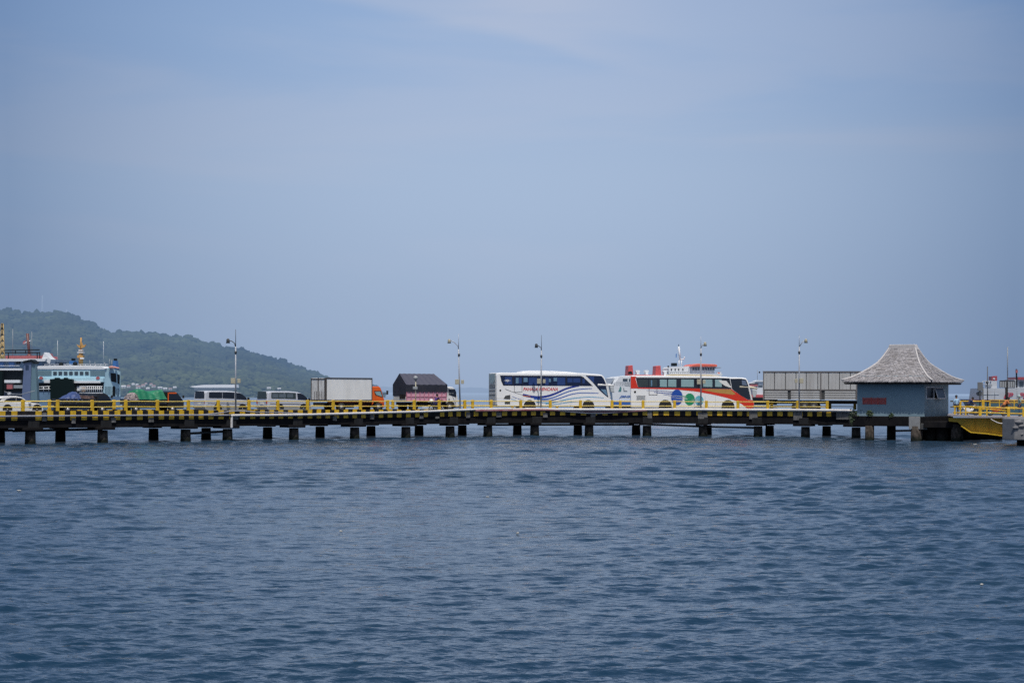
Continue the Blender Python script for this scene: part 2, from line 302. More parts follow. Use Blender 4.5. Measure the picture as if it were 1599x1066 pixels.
# ------------------------------------------------------------------ sea
SEA_AMP = .82
def make_sea():
    ys = [14.0]
    while ys[-1] < 230: ys.append(ys[-1] + .065*(max(ys[-1], 20)/28)**1.05)
    while ys[-1] < 45000: ys.append(ys[-1]*1.12)
    ys = np.array(ys); nc = 760; us = np.linspace(-1, 1, nc)
    Yg, Ug = np.meshgrid(ys, us, indexing='ij'); Xg = Ug*(Yg*.34 + 5 + np.where(Yg > 400, (Yg-400)*.8, 0)); Z = np.zeros_like(Xg)
    step = np.gradient(ys)[:, None]
    gust = np.zeros_like(Xg)
    for i in range(9):
        a = rng.uniform(0, 6.28); l = rng.uniform(14, 50); gust += np.sin((Xg*math.cos(a)+Yg*math.sin(a)*.6)*6.283/l + rng.uniform(0, 6.28))
    gust = np.clip(1 + .12*gust, .45, 1.75)
    for i in range(200):
        lam = .19*math.exp(rng.uniform(0, 1)**1.35*2.4); an = R(-72) + rng.normal(0, .62); k = 6.283/lam
        amp = .0033*lam**.66*rng.uniform(.5, 1.4)*SEA_AMP
        fade = np.clip((lam/step - 2.0)/2.5, 0, 1)
        ph = (Xg*math.cos(an) + Yg*math.sin(an))*k + rng.uniform(0, 6.28) + .8*np.sin(Xg*.21*rng.uniform(.5, 1.5)+Yg*.13+i)
        s = np.sin(ph); Z += amp*fade*(s + .30*np.cos(2*ph))
    for i in range(60):   # longer chop, resolved right up to the pier
        lam = .9*math.exp(rng.uniform(0, 1)*1.45); an = R(-78) + rng.normal(0, .5); k = 6.283/lam
        amp = .0034*lam**.9*rng.uniform(.5, 1.4)*np.clip((Yg-45)/70, 0, 1)
        Z += amp*np.clip((lam/step - 1.6)/1.5, 0, 1)*np.sin((Xg*math.cos(an) + Yg*math.sin(an))*k + rng.uniform(0, 6.28) + .8*np.sin(Xg*.17*rng.uniform(.5, 1.5)+Yg*.11+i))
    for i in range(12):
        lam = rng.uniform(2.6, 7); an = R(-80) + rng.normal(0, .35); k = 6.283/lam
        Z += .0011*lam*np.sin((Xg*math.cos(an) + Yg*math.sin(an))*k + rng.uniform(0, 6.28) + 1.2*np.sin(Xg*.23*rng.uniform(.5, 1.5)+Yg*.09+i))
    Z *= gust*np.clip((300-Yg)/60, 0, 1)
    nr = len(ys); me = bpy.data.meshes.new('sea')
    co_ = np.stack([Xg, Yg, Z], -1).reshape(-1, 3).astype(np.float32)
    i, j = np.meshgrid(np.arange(nr-1), np.arange(nc-1), indexing='ij'); a = (i*nc+j).ravel()
    fc = np.stack([a, a+1, a+nc+1, a+nc], -1).astype(np.int32)
    me.vertices.add(len(co_)); me.vertices.foreach_set('co', co_.ravel())
    me.loops.add(fc.size); me.loops.foreach_set('vertex_index', fc.ravel())
    me.polygons.add(len(fc)); me.polygons.foreach_set('loop_start', np.arange(0, fc.size, 4, dtype=np.int32)); me.update(calc_edges=True)
    me.polygons.foreach_set('use_smooth', np.ones(len(fc), bool))
    m, nt, out = new_mat('sea_water'); lk = nt.links.new
    b = N(nt, 'ShaderNodeBsdfPrincipled'); b.inputs['Roughness'].default_value = .10; b.inputs['IOR'].default_value = 1.29
    g = N(nt, 'ShaderNodeNewGeometry'); mpp = N(nt, 'ShaderNodeMapping'); mpp.inputs['Scale'].default_value = (.05, .09, .05); lk(g.outputs['Position'], mpp.inputs[0])
    n0 = N(nt, 'ShaderNodeTexNoise'); n0.inputs['Scale'].default_value = 1; n0.inputs['Detail'].default_value = 4; lk(mpp.outputs[0], n0.inputs[0])
    mx = N(nt, 'ShaderNodeMix'); mx.data_type = 'RGBA'; mx.inputs[6].default_value = (.003, .021, .041, 1); mx.inputs[7].default_value = (.005, .027, .064, 1); lk(n0.outputs[0], mx.inputs[0]); lk(mx.outputs[2], b.inputs['Base Color'])
    sy = N(nt, 'ShaderNodeSeparateXYZ'); lk(g.outputs['Position'], sy.inputs[0]); rr = N(nt, 'ShaderNodeMapRange'); lk(sy.outputs[1], rr.inputs[0])
    for i_, v_ in enumerate((30, 190, .06, .13)): rr.inputs[i_+1].default_value = v_
    lk(rr.outputs[0], b.inputs['Roughness'])
    prev = None
    for (scx, scy, st, dist) in ((.45, .9, .5, .16), (1.6, 2.6, .6, .07), (4.5, 6.5, .8, .032)):
        q = N(nt, 'ShaderNodeMapping'); q.inputs['Scale'].default_value = (scx, scy, 1); q.inputs['Rotation'].default_value = (0, 0, R(14)); lk(g.outputs['Position'], q.inputs[0])
        t = N(nt, 'ShaderNodeTexNoise'); t.inputs['Scale'].default_value = 1; t.inputs['Detail'].default_value = 3; t.inputs['Roughness'].default_value = .55; t.inputs['Distortion'].default_value = .3; lk(q.outputs[0], t.inputs[0])
        bp = N(nt, 'ShaderNodeBump'); bp.inputs['Strength'].default_value = st; bp.inputs['Distance'].default_value = dist; lk(t.outputs[0], bp.inputs['Height'])
        if prev: lk(prev.outputs[0], bp.inputs['Normal'])
        prev = bp
    lk(prev.outputs[0], b.inputs['Normal']); finish(nt, out, b.outputs[0], 4200)
    me.materials.append(m); o = bpy.data.objects.new('sea', me); C.objects.link(o); tag(o, 'choppy blue-grey sea water', kind='structure')
    # seabed-dark apron so the sheet continues behind and beside the near shore
make_sea()
# ------------------------------------------------------------------ hill, forest, far coast
hp = [(-160, 500), (-90, 494), (-40, 490), (0, 488), (12, 487), (25, 491), (50, 493), (72, 497), (85, 492), (100, 492), (118, 499), (135, 506), (150, 511), (160, 521), (175, 525), (190, 523), (205, 522), (225, 526), (240, 525), (262, 528), (280, 529), (300, 532), (312, 538), (330, 541), (345, 546), (370, 549), (392, 554), (408, 559), (425, 563), (440, 568), (455, 575), (470, 579), (485, 584), (500, 590), (520, 597), (545, 603), (575, 608), (600, 610.5)]
hx = np.array([a for a, _ in hp]); hy = np.array([b for _, b in hp])
def ridge(px): return float(np.interp(px, hx, hy))
NR = 46
def hill_pt(px, t):
    """t 0 at the shore, 1 on the ridge"""
    Y = 1350 + 1150*t**.9; top = P(px, ridge(px)+1.5, 2500).z
    z = top*(.10*min(1, t*8) + .90*t**1.15)
    w_ = math.sin(px*.045+t*4)*math.sin(t*math.pi)*.07 + math.sin(px*.11+1+t*7)*math.sin(t*math.pi)*.04
    return Vector(((px-CX)/F*Y*1.0, Y, max(-1, z*(1+w_)-2*(1-min(1, t*6)))))
cols = np.arange(-160, 604, 6.0); vs = []; fs = []
for px in cols:
    for k in range(NR+1): vs.append(tuple(hill_pt(px, k/NR)))
    last = hill_pt(px, 1); vs.append((last.x*1.1, last.y+300, -5))
nn_ = NR+2
for i in range(len(cols)-1):
    for k in range(NR+1): a = i*nn_+k; fs.append([a, a+nn_, a+nn_+1, a+1])
groundm = mat('hill_ground', (.035, .05, .02), .9, dirt=.5, scale=.02, haze=1e9)
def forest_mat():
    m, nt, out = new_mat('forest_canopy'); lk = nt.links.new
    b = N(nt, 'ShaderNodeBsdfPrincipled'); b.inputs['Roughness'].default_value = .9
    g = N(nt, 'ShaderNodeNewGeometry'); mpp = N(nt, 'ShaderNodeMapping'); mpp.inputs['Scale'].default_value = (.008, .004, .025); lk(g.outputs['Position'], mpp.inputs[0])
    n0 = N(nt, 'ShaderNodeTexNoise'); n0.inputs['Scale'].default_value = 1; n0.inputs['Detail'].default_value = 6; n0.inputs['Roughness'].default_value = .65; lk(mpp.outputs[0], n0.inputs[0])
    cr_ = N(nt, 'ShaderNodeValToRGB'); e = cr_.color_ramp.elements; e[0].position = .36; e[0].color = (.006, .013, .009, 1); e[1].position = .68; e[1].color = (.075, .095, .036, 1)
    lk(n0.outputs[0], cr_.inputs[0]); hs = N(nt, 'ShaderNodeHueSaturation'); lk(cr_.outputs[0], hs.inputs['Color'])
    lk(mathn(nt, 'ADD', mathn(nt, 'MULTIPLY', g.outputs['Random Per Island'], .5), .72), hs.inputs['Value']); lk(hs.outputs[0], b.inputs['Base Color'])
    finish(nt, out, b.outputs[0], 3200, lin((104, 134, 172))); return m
fm = forest_mat()
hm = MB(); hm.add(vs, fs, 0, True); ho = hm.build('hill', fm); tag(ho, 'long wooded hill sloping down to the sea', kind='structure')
def ico():
    t = (1+5**.5)/2
    v = [(-1, t, 0), (1, t, 0), (-1, -t, 0), (1, -t, 0), (0, -1, t), (0, 1, t), (0, -1, -t), (0, 1, -t), (t, 0, -1), (t, 0, 1), (-t, 0, -1), (-t, 0, 1)]
    f = [(0, 11, 5), (0, 5, 1), (0, 1, 7), (0, 7, 10), (0, 10, 11), (1, 5, 9), (5, 11, 4), (11, 10, 2), (10, 7, 6), (7, 1, 8), (3, 9, 4), (3, 4, 2), (3, 2, 6), (3, 6, 8), (3, 8, 9), (4, 9, 5), (2, 4, 11), (6, 2, 10), (8, 6, 7), (9, 8, 1)]
    v = [np.array(p)/np.linalg.norm(p) for p in v]; f2 = []; cache = {}
    def mid(a, b):
        k = (min(a, b), max(a, b))
        if k not in cache: m = v[a]+v[b]; v.append(m/np.linalg.norm(m)); cache[k] = len(v)-1
        return cache[k]
    for a, b, c in f: ab, bc, ca = mid(a, b), mid(b, c), mid(c, a); f2 += [(a, ab, ca), (b, bc, ab), (c, ca, bc), (ab, bc, ca)]
    return np.array(v), np.array(f2)
IV, IF = ico()
def blob_mesh(name, pts, mat_):
    """pts: (x,y,z,r,squash)"""
    n = len(pts); V = np.zeros((n, len(IV), 3), np.float32)
    for i, (x, y, z, r, q) in enumerate(pts):
        jit = 1 + rng.normal(0, .2, (len(IV), 1)); V[i] = IV*jit*np.array([r, r, r*q]) + np.array([x, y, z])
    Fc = (IF[None] + (np.arange(n)*len(IV))[:, None, None]).reshape(-1, 3).astype(np.int32)
    me = bpy.data.meshes.new(name); me.vertices.add(n*len(IV)); me.vertices.foreach_set('co', V.ravel())
    me.loops.add(Fc.size); me.loops.foreach_set('vertex_index', Fc.ravel()); me.polygons.add(len(Fc)); me.polygons.foreach_set('loop_start', np.arange(0, Fc.size, 3, dtype=np.int32)); me.update(calc_edges=True)
    me.materials.append(mat_); o = bpy.data.objects.new(name, me); C.objects.link(o); return o
tp = []
for i in range(15000):
    px = random.uniform(-150, 590); t = random.random()**.8*.99 + .01; q = hill_pt(px, t); s_ = random.choice((1, 1, 1.3, 1.7)) ; r = random.uniform(1.5, 2.7)*s_*(.8+.45*t)
    tp.append((q.x, q.y, q.z+r*.35, r, random.uniform(.6, .95)))
for i in range(900):
    px = random.uniform(-150, 590); q = hill_pt(px, 1); r = random.choice((1, 1, 1, 1.6, 2.1))*random.uniform(1.4, 2.8); tp.append((q.x, q.y, q.z+r*.3, r, random.uniform(.7, 1.3)))
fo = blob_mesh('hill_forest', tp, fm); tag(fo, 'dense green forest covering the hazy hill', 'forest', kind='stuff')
# far coast, almost lost in the haze
fcm, nt_, out_ = new_mat('far_coast'); b_ = N(nt_, 'ShaderNodeBsdfPrincipled'); b_.inputs['Base Color'].default_value = (.03, .045, .03, 1); b_.inputs['Roughness'].default_value = .9
finish(nt_, out_, b_.outputs[0], 6200, lin((150, 172, 205)))
vs = []; fs = []; xs = np.arange(430, 900, 2.5); YF = 11000
for i, px in enumerate(xs):
    base = 601.5 + (px-430)*.011 + max(0, px-770)*.06; hh = 611.8-base + math.sin(px*.13)*.5 + math.sin(px*.37)*.35 + random.uniform(-.3, .3)
    hh = max(hh, .2); tpz = P(px, 612-hh, YF).z
    vs += [(P(px, 612, YF-500).x, YF-500, 0), (P(px, 612, YF).x, YF, tpz), (P(px, 612, YF).x, YF+900, 0)]
for i in range(len(xs)-1): a = i*3; fs += [[a, a+3, a+4, a+1], [a+1, a+4, a+5, a+2]]
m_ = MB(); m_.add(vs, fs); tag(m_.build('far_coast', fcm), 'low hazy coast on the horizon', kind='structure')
# lattice masts on the hill
hz_steel = mat('far_mast_steel', (.12, .12, .13), haze=1500)
for px, y0, y1, lb in ((66, 461, 492, 'tall thin lattice radio mast on top of the hazy hill'), (104, 483, 498, 'short faint radio mast on the hill to the right of the taller mast')):
    Y = 2520; b0 = P(px, y1, Y); tpp = P(px, y0, Y); t = MB(); hh = tpp.z-b0.z
    for dx in (-1.1, 1.1):
        t.tube([(b0.x+dx, Y, b0.z), (b0.x+dx*.3, Y, tpp.z)], .14, 4)
    for k in range(9):
        z = b0.z+hh*k/9; z2 = b0.z+hh*(k+1)/9; s1 = 1.1*(1-.7*k/9); s2 = 1.1*(1-.7*(k+1)/9)
        t.tube([(b0.x-s1, Y, z), (b0.x+s2, Y, z2)], .09, 4); t.tube([(b0.x-s1, Y, z), (b0.x+s1, Y, z)], .12, 4)
    tag(t.build('radio_mast', hz_steel), lb, 'mast')
# houses and boats along the far shore
fw = mat('far_white', (.5, .5, .52), haze=3600, dirt=.2); fr = mat('far_tile', (.25, .12, .10), haze=3600); fg = mat('far_grey', (.3, .32, .34), haze=3600); fwall = mat('far_wall', (.5, .48, .45), haze=3600); fdk = mat('far_dark', (.05, .06, .07), haze=3600)
def house(px, py, wpx, hpx, roofm, label, Y=1330, group='houses along the far shore'):
    b = P(px, py, Y); s = Y/F; wd, hh = wpx*s, hpx*s; b.z = max(b.z, .6)
    t = thing('house', label, 'house', b, group=group); m = MB(); m.box((b.x, b.y, b.z+hh*.3), (wd, wd*.7, hh*.6)); w0 = m.build('wall', fwall, t)
    d = MB(); d.box((b.x+wd*.12, b.y-wd*.36, b.z+hh*.25), (wd*.18, .1, hh*.4)); d.build('door', fdk, t)
    r = MB(); x, y, z = b.x, b.y, b.z+hh*.6; a, c = wd*.58, wd*.42
    r.add([(x-a, y-c, z), (x+a, y-c, z), (x+a, y+c, z), (x-a, y+c, z), (x-a*.8, y, z+hh*.4), (x+a*.8, y, z+hh*.4)], [(0, 1, 5, 4), (2, 3, 4, 5), (0, 4, 3), (1, 2, 5), (3, 2, 1, 0)]); r.build('roof', roofm, t)
L1, L2 = 'small far house with a red tiled roof at the foot of the hill', 'small far house with a pale roof at the foot of the hill'
for (px, py, wd, hh, k) in ((193, 606, 8, 5, 1), (201, 604.5, 6, 5, 0), (216, 606, 8, 6, 0), (224, 604, 7, 5, 0), (231, 607, 6, 4, 1), (240, 605, 7, 4.5, 0), (250, 607, 8, 4, 1), (258, 608, 7, 4, 1), (266, 608, 6, 3.5, 0), (208, 602, 5, 4, 1), (236, 602, 5, 4, 0), (273, 607, 6, 3.5, 1), (214, 601, 5, 3.5, 1), (228, 600, 4, 3, 0), (420, 607, 7, 3.5, 1), (436, 607.5, 6, 3, 1)):
    house(px, py+random.uniform(-1, 1), wd*.85, hh*.85, fw if k else fr, L2 if k else L1, group='pale roofed far houses' if k else 'red roofed far houses')
b = P(330, 607, 900); t = thing('jetty_shed', 'long low white roofed jetty building on the far shore behind the first silver van', 'building', (b.x, 900, .3))
m = MB(); pl = Plane(P(330, 607, 900), 0); m.rect(pl, 303, 605, 366, 609, .3, 8); m.build('wall', fg, t)
m = MB(); m.prism(pl, [(296, 603.2), (305, 602), (320, 600.5), (368, 600.2), (369, 605), (305, 605)], -.6, 9); m.build('roof', mat('jetty_white', (.8, .8, .82), haze=3600), t)
def far_boat(px, py, wpx, label, Y=850, cabin=.35, mt=None):
    b = P(px, py, Y); b.z = 0; s = Y/F*wpx/2; t = thing('boat', label, 'boat', b)
    pl = Plane(b, .1); m = MB(); m.prism(pl, [(-s, s*.25), (-s*.85, -.1), (s*.8, -.1), (s*1.05, s*.32), (s*.5, s*.22)], 0, s*.4, px=False); m.build('hull', mt or fw, t)
    m = MB(); m.prism(pl, [(-s*.6, s*.2), (-s*.6, s*(.2+cabin)), (s*.1, s*(.25+cabin)), (s*.3, s*.2)], s*.08, s*.32, px=False); m.build('cabin', fw, t)
far_boat(298, 605, 8, 'small white boat at the left tip of the far jetty roof'); far_boat(386, 606, 4, 'tiny white boat just right of the lamp post by the vans'); far_boat(418, 607, 7, 'small white boat above the roof of the second van')
far_boat(437, 606, 12, 'larger white boat with raised bow above the second van', cabin=.6); far_boat(454, 607.5, 6, 'low pale boat furthest right above the second van')
# ------------------------------------------------------------------ pier path
tab = [(-190, 143.5), (-80, 148), (-18, 150.5), (37, 152.5), (91, 154.4), (145, 156.3), (197.5, 158.2), (247, 160.2), (295.5, 162.2), (342, 164.2), (390, 166.2), (435, 168.2), (481.5, 170.2), (521.5, 172.2), (564, 174.2), (606.5, 176.2), (648, 178.2), (687, 180.1), (727, 182), (768, 183.8), (814, 185.3), (860, 186.4), (907, 187.3), (956, 187.9), (1004.5, 188.2), (1053.5, 188.2), (1103, 188), (1152, 187.5), (1198.5, 186.5), (1245, 185.3), (1291, 184), (1337, 182.4)]
EP = [Vector(((a-CX)/F*y, y)) for a, y in tab]
def nrm(i):
    d = EP[min(i+1, len(EP)-1)]-EP[max(i-1, 0)]; d.normalize(); return Vector((-d.y, d.x))
NP = [nrm(i) for i in range(len(EP))]
def edge(s, w=0.0):
    s = max(0, min(len(EP)-1.0001, s)); i = int(s); f = s-i
    return EP[i].lerp(EP[i+1], f) + NP[i].lerp(NP[i+1], f)*w
def s_at(px, w=0.0):
    lo, hi = 0, len(EP)-1.0001
    for _ in range(40):
        mid = (lo+hi)/2; q = edge(mid, w)
        if pxof(q.x, q.y) < px: lo = mid
        else: hi = mid
    return lo
def ang(s): d = edge(s+.3)-edge(s-.3); return math.atan2(d.y, d.x)
def sweep(mb, w0, w1, z0, z1, ss, mi=0, zf=None):
    vs = []
    for s in ss:
        if zf: z0, z1 = zf(s)
        a, b = edge(s, w0), edge(s, w1); vs += [(a.x, a.y, z0), (b.x, b.y, z0), (b.x, b.y, z1), (a.x, a.y, z1)]
    fs = [[0, 1, 2, 3]]
    for i in range(len(ss)-1):
        a = i*4
        for k in range(4): fs.append([a+k, a+4+k, a+4+(k+1) % 4, a+(k+1) % 4])
    e = (len(ss)-1)*4; fs.append([e+3, e+2, e+1, e]); mb.add(vs, fs, mi)
SM = len(EP)-1.001; W = 8.2; ZR = 2.30; ZC = 2.55
q = edge(15); pier = thing('pier', 'long curving dark concrete pier with a yellow and black striped kerb', 'pier', (q.x, q.y, 0))
def kerbz(s):
    f = max(0, min(1, (s-14)/7)); return 1.83+.15*f, 2.55-.09*f
allS = [i*.5 for i in range(int(SM*2)+1)]+[SM]
m = MB(); sweep(m, .38, W-.38, ZR-.35, ZR, allS); m.build('deck', deckm, pier)
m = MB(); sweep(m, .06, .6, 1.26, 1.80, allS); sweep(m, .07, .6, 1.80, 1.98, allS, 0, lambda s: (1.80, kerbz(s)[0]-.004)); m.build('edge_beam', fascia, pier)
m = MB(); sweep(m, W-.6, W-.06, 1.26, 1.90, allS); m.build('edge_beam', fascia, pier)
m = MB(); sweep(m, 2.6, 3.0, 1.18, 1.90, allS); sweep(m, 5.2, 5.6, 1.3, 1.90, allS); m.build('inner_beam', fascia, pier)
for w0, w1 in ((0, .37), (W-.37, W)):
    m = MB(); n = int(SM*3); 
    for k in range(n*2):
        a, b = k/6, (k+1)/6
        if b > SM: break
        ja, jb = (math.sin(k*12.9)*.022 if k else 0), math.sin((k+1)*12.9)*.022
        sweep(m, w0, w1, 1.905, ZC, [a+ja, b+jb], 0 if k % 2 == 0 and not (k*7 % 41 == 3) else 1, kerbz)
    m.build('kerb', [yellow, curbblack], pier)
# piles
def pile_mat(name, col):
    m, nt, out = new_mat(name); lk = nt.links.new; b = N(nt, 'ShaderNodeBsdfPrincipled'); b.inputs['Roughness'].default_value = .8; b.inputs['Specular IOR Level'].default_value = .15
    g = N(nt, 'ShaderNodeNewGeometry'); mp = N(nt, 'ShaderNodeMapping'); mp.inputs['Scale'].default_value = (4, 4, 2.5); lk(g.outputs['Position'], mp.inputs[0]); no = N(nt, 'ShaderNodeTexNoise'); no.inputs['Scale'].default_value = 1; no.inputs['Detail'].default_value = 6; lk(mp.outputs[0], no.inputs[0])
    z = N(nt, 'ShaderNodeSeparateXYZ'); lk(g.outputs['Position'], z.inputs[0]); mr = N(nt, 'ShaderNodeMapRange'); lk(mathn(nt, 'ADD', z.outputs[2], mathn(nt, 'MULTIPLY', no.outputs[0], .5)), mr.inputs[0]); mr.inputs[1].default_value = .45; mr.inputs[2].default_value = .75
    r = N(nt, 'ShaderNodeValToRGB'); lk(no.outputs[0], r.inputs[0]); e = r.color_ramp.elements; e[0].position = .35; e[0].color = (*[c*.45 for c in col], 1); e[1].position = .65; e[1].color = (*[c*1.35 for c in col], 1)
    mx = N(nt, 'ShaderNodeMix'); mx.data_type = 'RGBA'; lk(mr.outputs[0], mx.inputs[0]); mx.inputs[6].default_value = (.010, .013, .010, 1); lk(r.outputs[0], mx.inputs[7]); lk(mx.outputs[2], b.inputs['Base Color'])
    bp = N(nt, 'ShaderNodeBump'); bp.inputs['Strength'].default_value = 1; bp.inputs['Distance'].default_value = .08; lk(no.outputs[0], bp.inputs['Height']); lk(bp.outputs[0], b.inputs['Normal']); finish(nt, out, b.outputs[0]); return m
pile_f, pile_shade = pile_mat('pile_lit_concrete', (.052, .044, .038)), pile_mat('pile_shaded_concrete', (.018, .016, .014)); headm = mat('column_head_concrete', (.026, .027, .030), .85, dirt=.7, dirtcol=(.012, .012, .012), scale=3, streak=3, bump=.6, spec=.1)  # same concrete twice: front piles coloured as lit, back piles as shaded
front = [-95, 47.5, 160.5, 290, 355.5, 459, 554, 634, 703, 762, 835, 920, 1010.5, 1098, 1184, 1258, 1337]
back = [-60, 0, 94.5, 240, 322, 418, 500, 579.5, 654.5, 722, 808, 902.5, 993.5, 1105, 1202, 1291]
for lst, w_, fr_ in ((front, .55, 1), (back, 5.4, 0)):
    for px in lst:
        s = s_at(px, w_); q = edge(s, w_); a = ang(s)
        m = MB(); m.tube([(q.x, q.y, -2.5), (q.x, q.y, .02), (q.x, q.y, .5), (q.x, q.y, 1.0)], .45, 12, r1=.40); pi = m.build('pile', pile_f if fr_ else pile_shade, pier)
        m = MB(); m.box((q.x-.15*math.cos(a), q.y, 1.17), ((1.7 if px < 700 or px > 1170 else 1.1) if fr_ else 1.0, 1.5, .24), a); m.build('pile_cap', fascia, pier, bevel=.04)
        if fr_ and 0 < px: 
            m = MB(); m.box((edge(s, .02).x, edge(s, .02).y, 1.52), (.95, .14, .62), a); m.build('column_head', headm, pier, bevel=.03)
for px, zz in ((0, .95), (180, .9), (322, .75)): pass
# horizontal struts between piles
for a_, b_, z0, z1, w_ in ((-60, 20, .95, .98, 5.2), (20, 160, .92, 1.0, 5.2), (291, 355, .62, .78, 1.6), (1010, 1098, 1.12, .92, .8), (1098, 1184, .92, .85, .8), (760, 990, 1.05, 1.05, 3)):
    p0, p1 = edge(s_at(a_, w_), w_), edge(s_at(b_, w_), w_); m = MB(); m.tube([(p0.x, p0.y, z0), (p1.x, p1.y, z1)], .11, 6); m.build('strut', greyd, pier)
# patched concrete on the outer face
for a_, b_, z0, z1 in ((66, 73, 1.75, 2.4), (112, 118, 1.55, 1.95), (173, 181, 1.6, 2.0), (232, 240, 1.6, 1.95), (364, 372, 1.75, 2.1), (520, 526, 1.6, 2.0), (578, 584, 1.7, 2.1), (655, 661, 1.7, 2.0), (680, 686, 1.7, 1.9), (728, 734, 1.75, 2.3), (775, 783, 1.8, 2.3), (848, 855, 1.75, 2.2), (922, 930, 1.8, 2.3), (1011, 1018, 1.7, 2.35), (1090, 1105, 1.65, 2.3), (1170, 1183, 1.65, 2.4), (1239, 1253, 1.6, 2.4), (1306, 1330, 1.7, 2.4)):
    s0, s1 = s_at(a_), s_at(b_); m = MB(); sweep(m, -.05, .2, z0, z1, [s0, (s0+s1)/2, s1]); m.build('concrete_patch', patch, pier, bevel=.03)
# railings: posts and two rails
def railing(label, w_, ss, top, group=None):
    q = edge(ss[len(ss)//2], w_); r = thing('railing', label, 'railing', (q.x, q.y, ZC))
    for s in ss:
        q = edge(s, w_); a = ang(s); m = MB(); m.box((q.x, q.y, (2.18 if w_ < 1 else 2.55)/2+top/2), (.27, .21, top-(2.18 if w_ < 1 else 2.55)), a); m.build('post', yellow, r, bevel=.05)
    for z in (3.28, 2.85):
        m = MB(); m.tube([(*edge(ss[0]+(ss[-1]-ss[0])*k/60, w_), z+.012*math.sin(k*1.3)) for k in range(61)], .042, 6); m.build('rail', yellowr, r)
railing('yellow two-bar railing with square posts along the near edge of the pier', .12, [i*1.0 for i in range(1, int(SM)+1)], 3.4)
fs_ = [s_at(p, W-.15) for p in (-40, 77, 178, 265, 354, 440, 527, 613.5, 738, 800, 870, 968.5, 1040, 1120, 1205, 1296, 1335)]
railing('yellow railing along the far edge of the pier behind the vehicles', W-.15, fs_, 3.38)
# pipes and hoses along the kerb
def hose(name, label, pts, r, m_, cat='pipe'):
    P3 = []
    for px, py in pts:
        s = s_at(px, -.12); q = edge(s, -.12); P3.append(tuple(P(px, py, q.y)))
    mb = MB(); mb.tube(smooth_pts(P3, 8), r, 8); return tag(mb.build(name, m_), label, cat)
hose('pipe', 'grey pipe along the kerb at the left end of the pier', [(-60, 652), (0, 650), (90, 649.2), (180, 648.6), (270, 648), (360, 648)], .075, pipeg)
hose('pipe', 'white pipe bending down at its left end and running right under the box truck', [(361.5, 668), (361.8, 655), (362.5, 650), (366, 648.4), (420, 648), (480, 647.2), (540, 645.6), (600, 644), (660, 642.4), (705, 640.6), (760, 638.6), (800, 638.2)], .105, pipew)
hose('hose', 'slack grey hose draped over the kerb below the two silver vans', [(300, 648.5), (335, 645.5), (368, 641.4), (400, 643.2), (440, 643.8), (490, 647)], .05, pipeg, 'hose')
hose('hose', 'faded red hose lying along the kerb below the white bus', [(742, 641), (790, 640.4), (850, 639.6), (900, 641), (960, 642.3), (1010, 640.4)], .12, hosered, 'hose')
hose('pipe', 'pale pipe above the faded red hose in front of the white bus', [(742, 638.9), (800, 638.4), (870, 638.7), (950, 638.9), (1000, 639)], .09, pipew)
hose('hose', 'thin white hose sagging below the front wheel of the white bus', [(850, 639), (880, 641.8), (925, 645), (965, 643.6), (1000, 641)], .05, pipew, 'hose')
hose('pipe', 'white pipe along the kerb below the red and white bus', [(820, 638.6), (880, 639.2), (1000, 639.5), (1080, 639.2), (1150, 639.7), (1240, 640), (1330, 641)], .13, pipew)
# ------------------------------------------------------------------ lamp posts
def lamp(px, base, top, arm, head, boxp, label, lean=0, dark=False, extra=None):
    s = s_at(px, .05); q = edge(s, .05); Y = q.y; pl = Plane((q.x, Y, 0), 0); hm = boxcream if not dark else greyd
    t = thing('lamp_post', label, 'lamp post', (*pl.at(px, base).xy, ZC), group='lamp posts along the pier')
    b0 = pl.at(px, base); b0.z = ZC; k = pl.at(px-lean, arm[-1][1]); tt = pl.at(px-lean*.9, top)
    m = MB(); m.tube([b0, k], .075, 8, r1=.055); m.build('pole', galv, t)
    m = MB(); m.tube([k, tt], .032, 6, r1=.02); m.build('lightning_rod', greyd if dark else galv, t)
    m = MB(); m.tube([pl.at(*p) for p in arm], .04, 6); m.build('arm', greyd if dark else galv, t)
    h = pl.at(*head); m = MB(); m.tube([(h.x-.05, h.y, h.z+.16), (h.x, h.y, h.z+.05), (h.x, h.y, h.z-.2)], .08, 10, r1=.17); m.ball((h.x, h.y, h.z+.05), (.14, .14, .15)); m.build('lamp_head', hm, t)
    if boxp:
        b = pl.at(*boxp); d = -.24 if boxp[0] < px else .24
        m = MB(); m.box((b.x, b.y-.12, b.z), (.36, .22, .46)); m.build('control_box', boxcream, t, bevel=.02)
        m = MB(); m.box((b.x+.55*(1 if d < 0 else -1)*.9, b.y-.12, b.z), (.26, .2, .36)); m.build('control_box', boxcream, t, bevel=.02)
    m = MB(); m.tube([pl.at(px-lean*.7, arm[-1][1]+7), pl.at(px-lean*.7, arm[-1][1]+11)], .1, 8); m.build('bracket', greyd, t)
lamp(368, 641, 514, [(357, 531.5), (362, 532.5), (366.5, 536), (367.5, 541)], (356, 532), (364.3, 594.5), 'lamp post with dark arm to the left standing beside the first silver van', dark=True)
lamp(718.5, 642, 521, [(702, 531), (709, 534), (715, 540), (716, 545)], (701.5, 532.5), (713.8, 596), 'leaning lamp post with pale head to the left, between pink truck and white bus', lean=2.5)
lamp(844.5, 640, 523, [(838.5, 539), (842, 540.5), (845, 543), (845.3, 547)], (837.5, 539.5), (841.5, 595), 'lamp post with dark arm in front of the lettering on the white bus', lean=-1, dark=True)
lamp(1094.5, 641, 525, [(1100, 536.5), (1096.5, 539), (1094, 544)], (1101, 537), (1091, 596), 'lamp post with head to the right in front of the red and white bus')
lamp(1248, 641, 523, [(1257, 531), (1252, 535), (1248.5, 541)], (1258.5, 532), (1251, 594.5), 'lamp post with pale head to the right in front of the long grey truck')
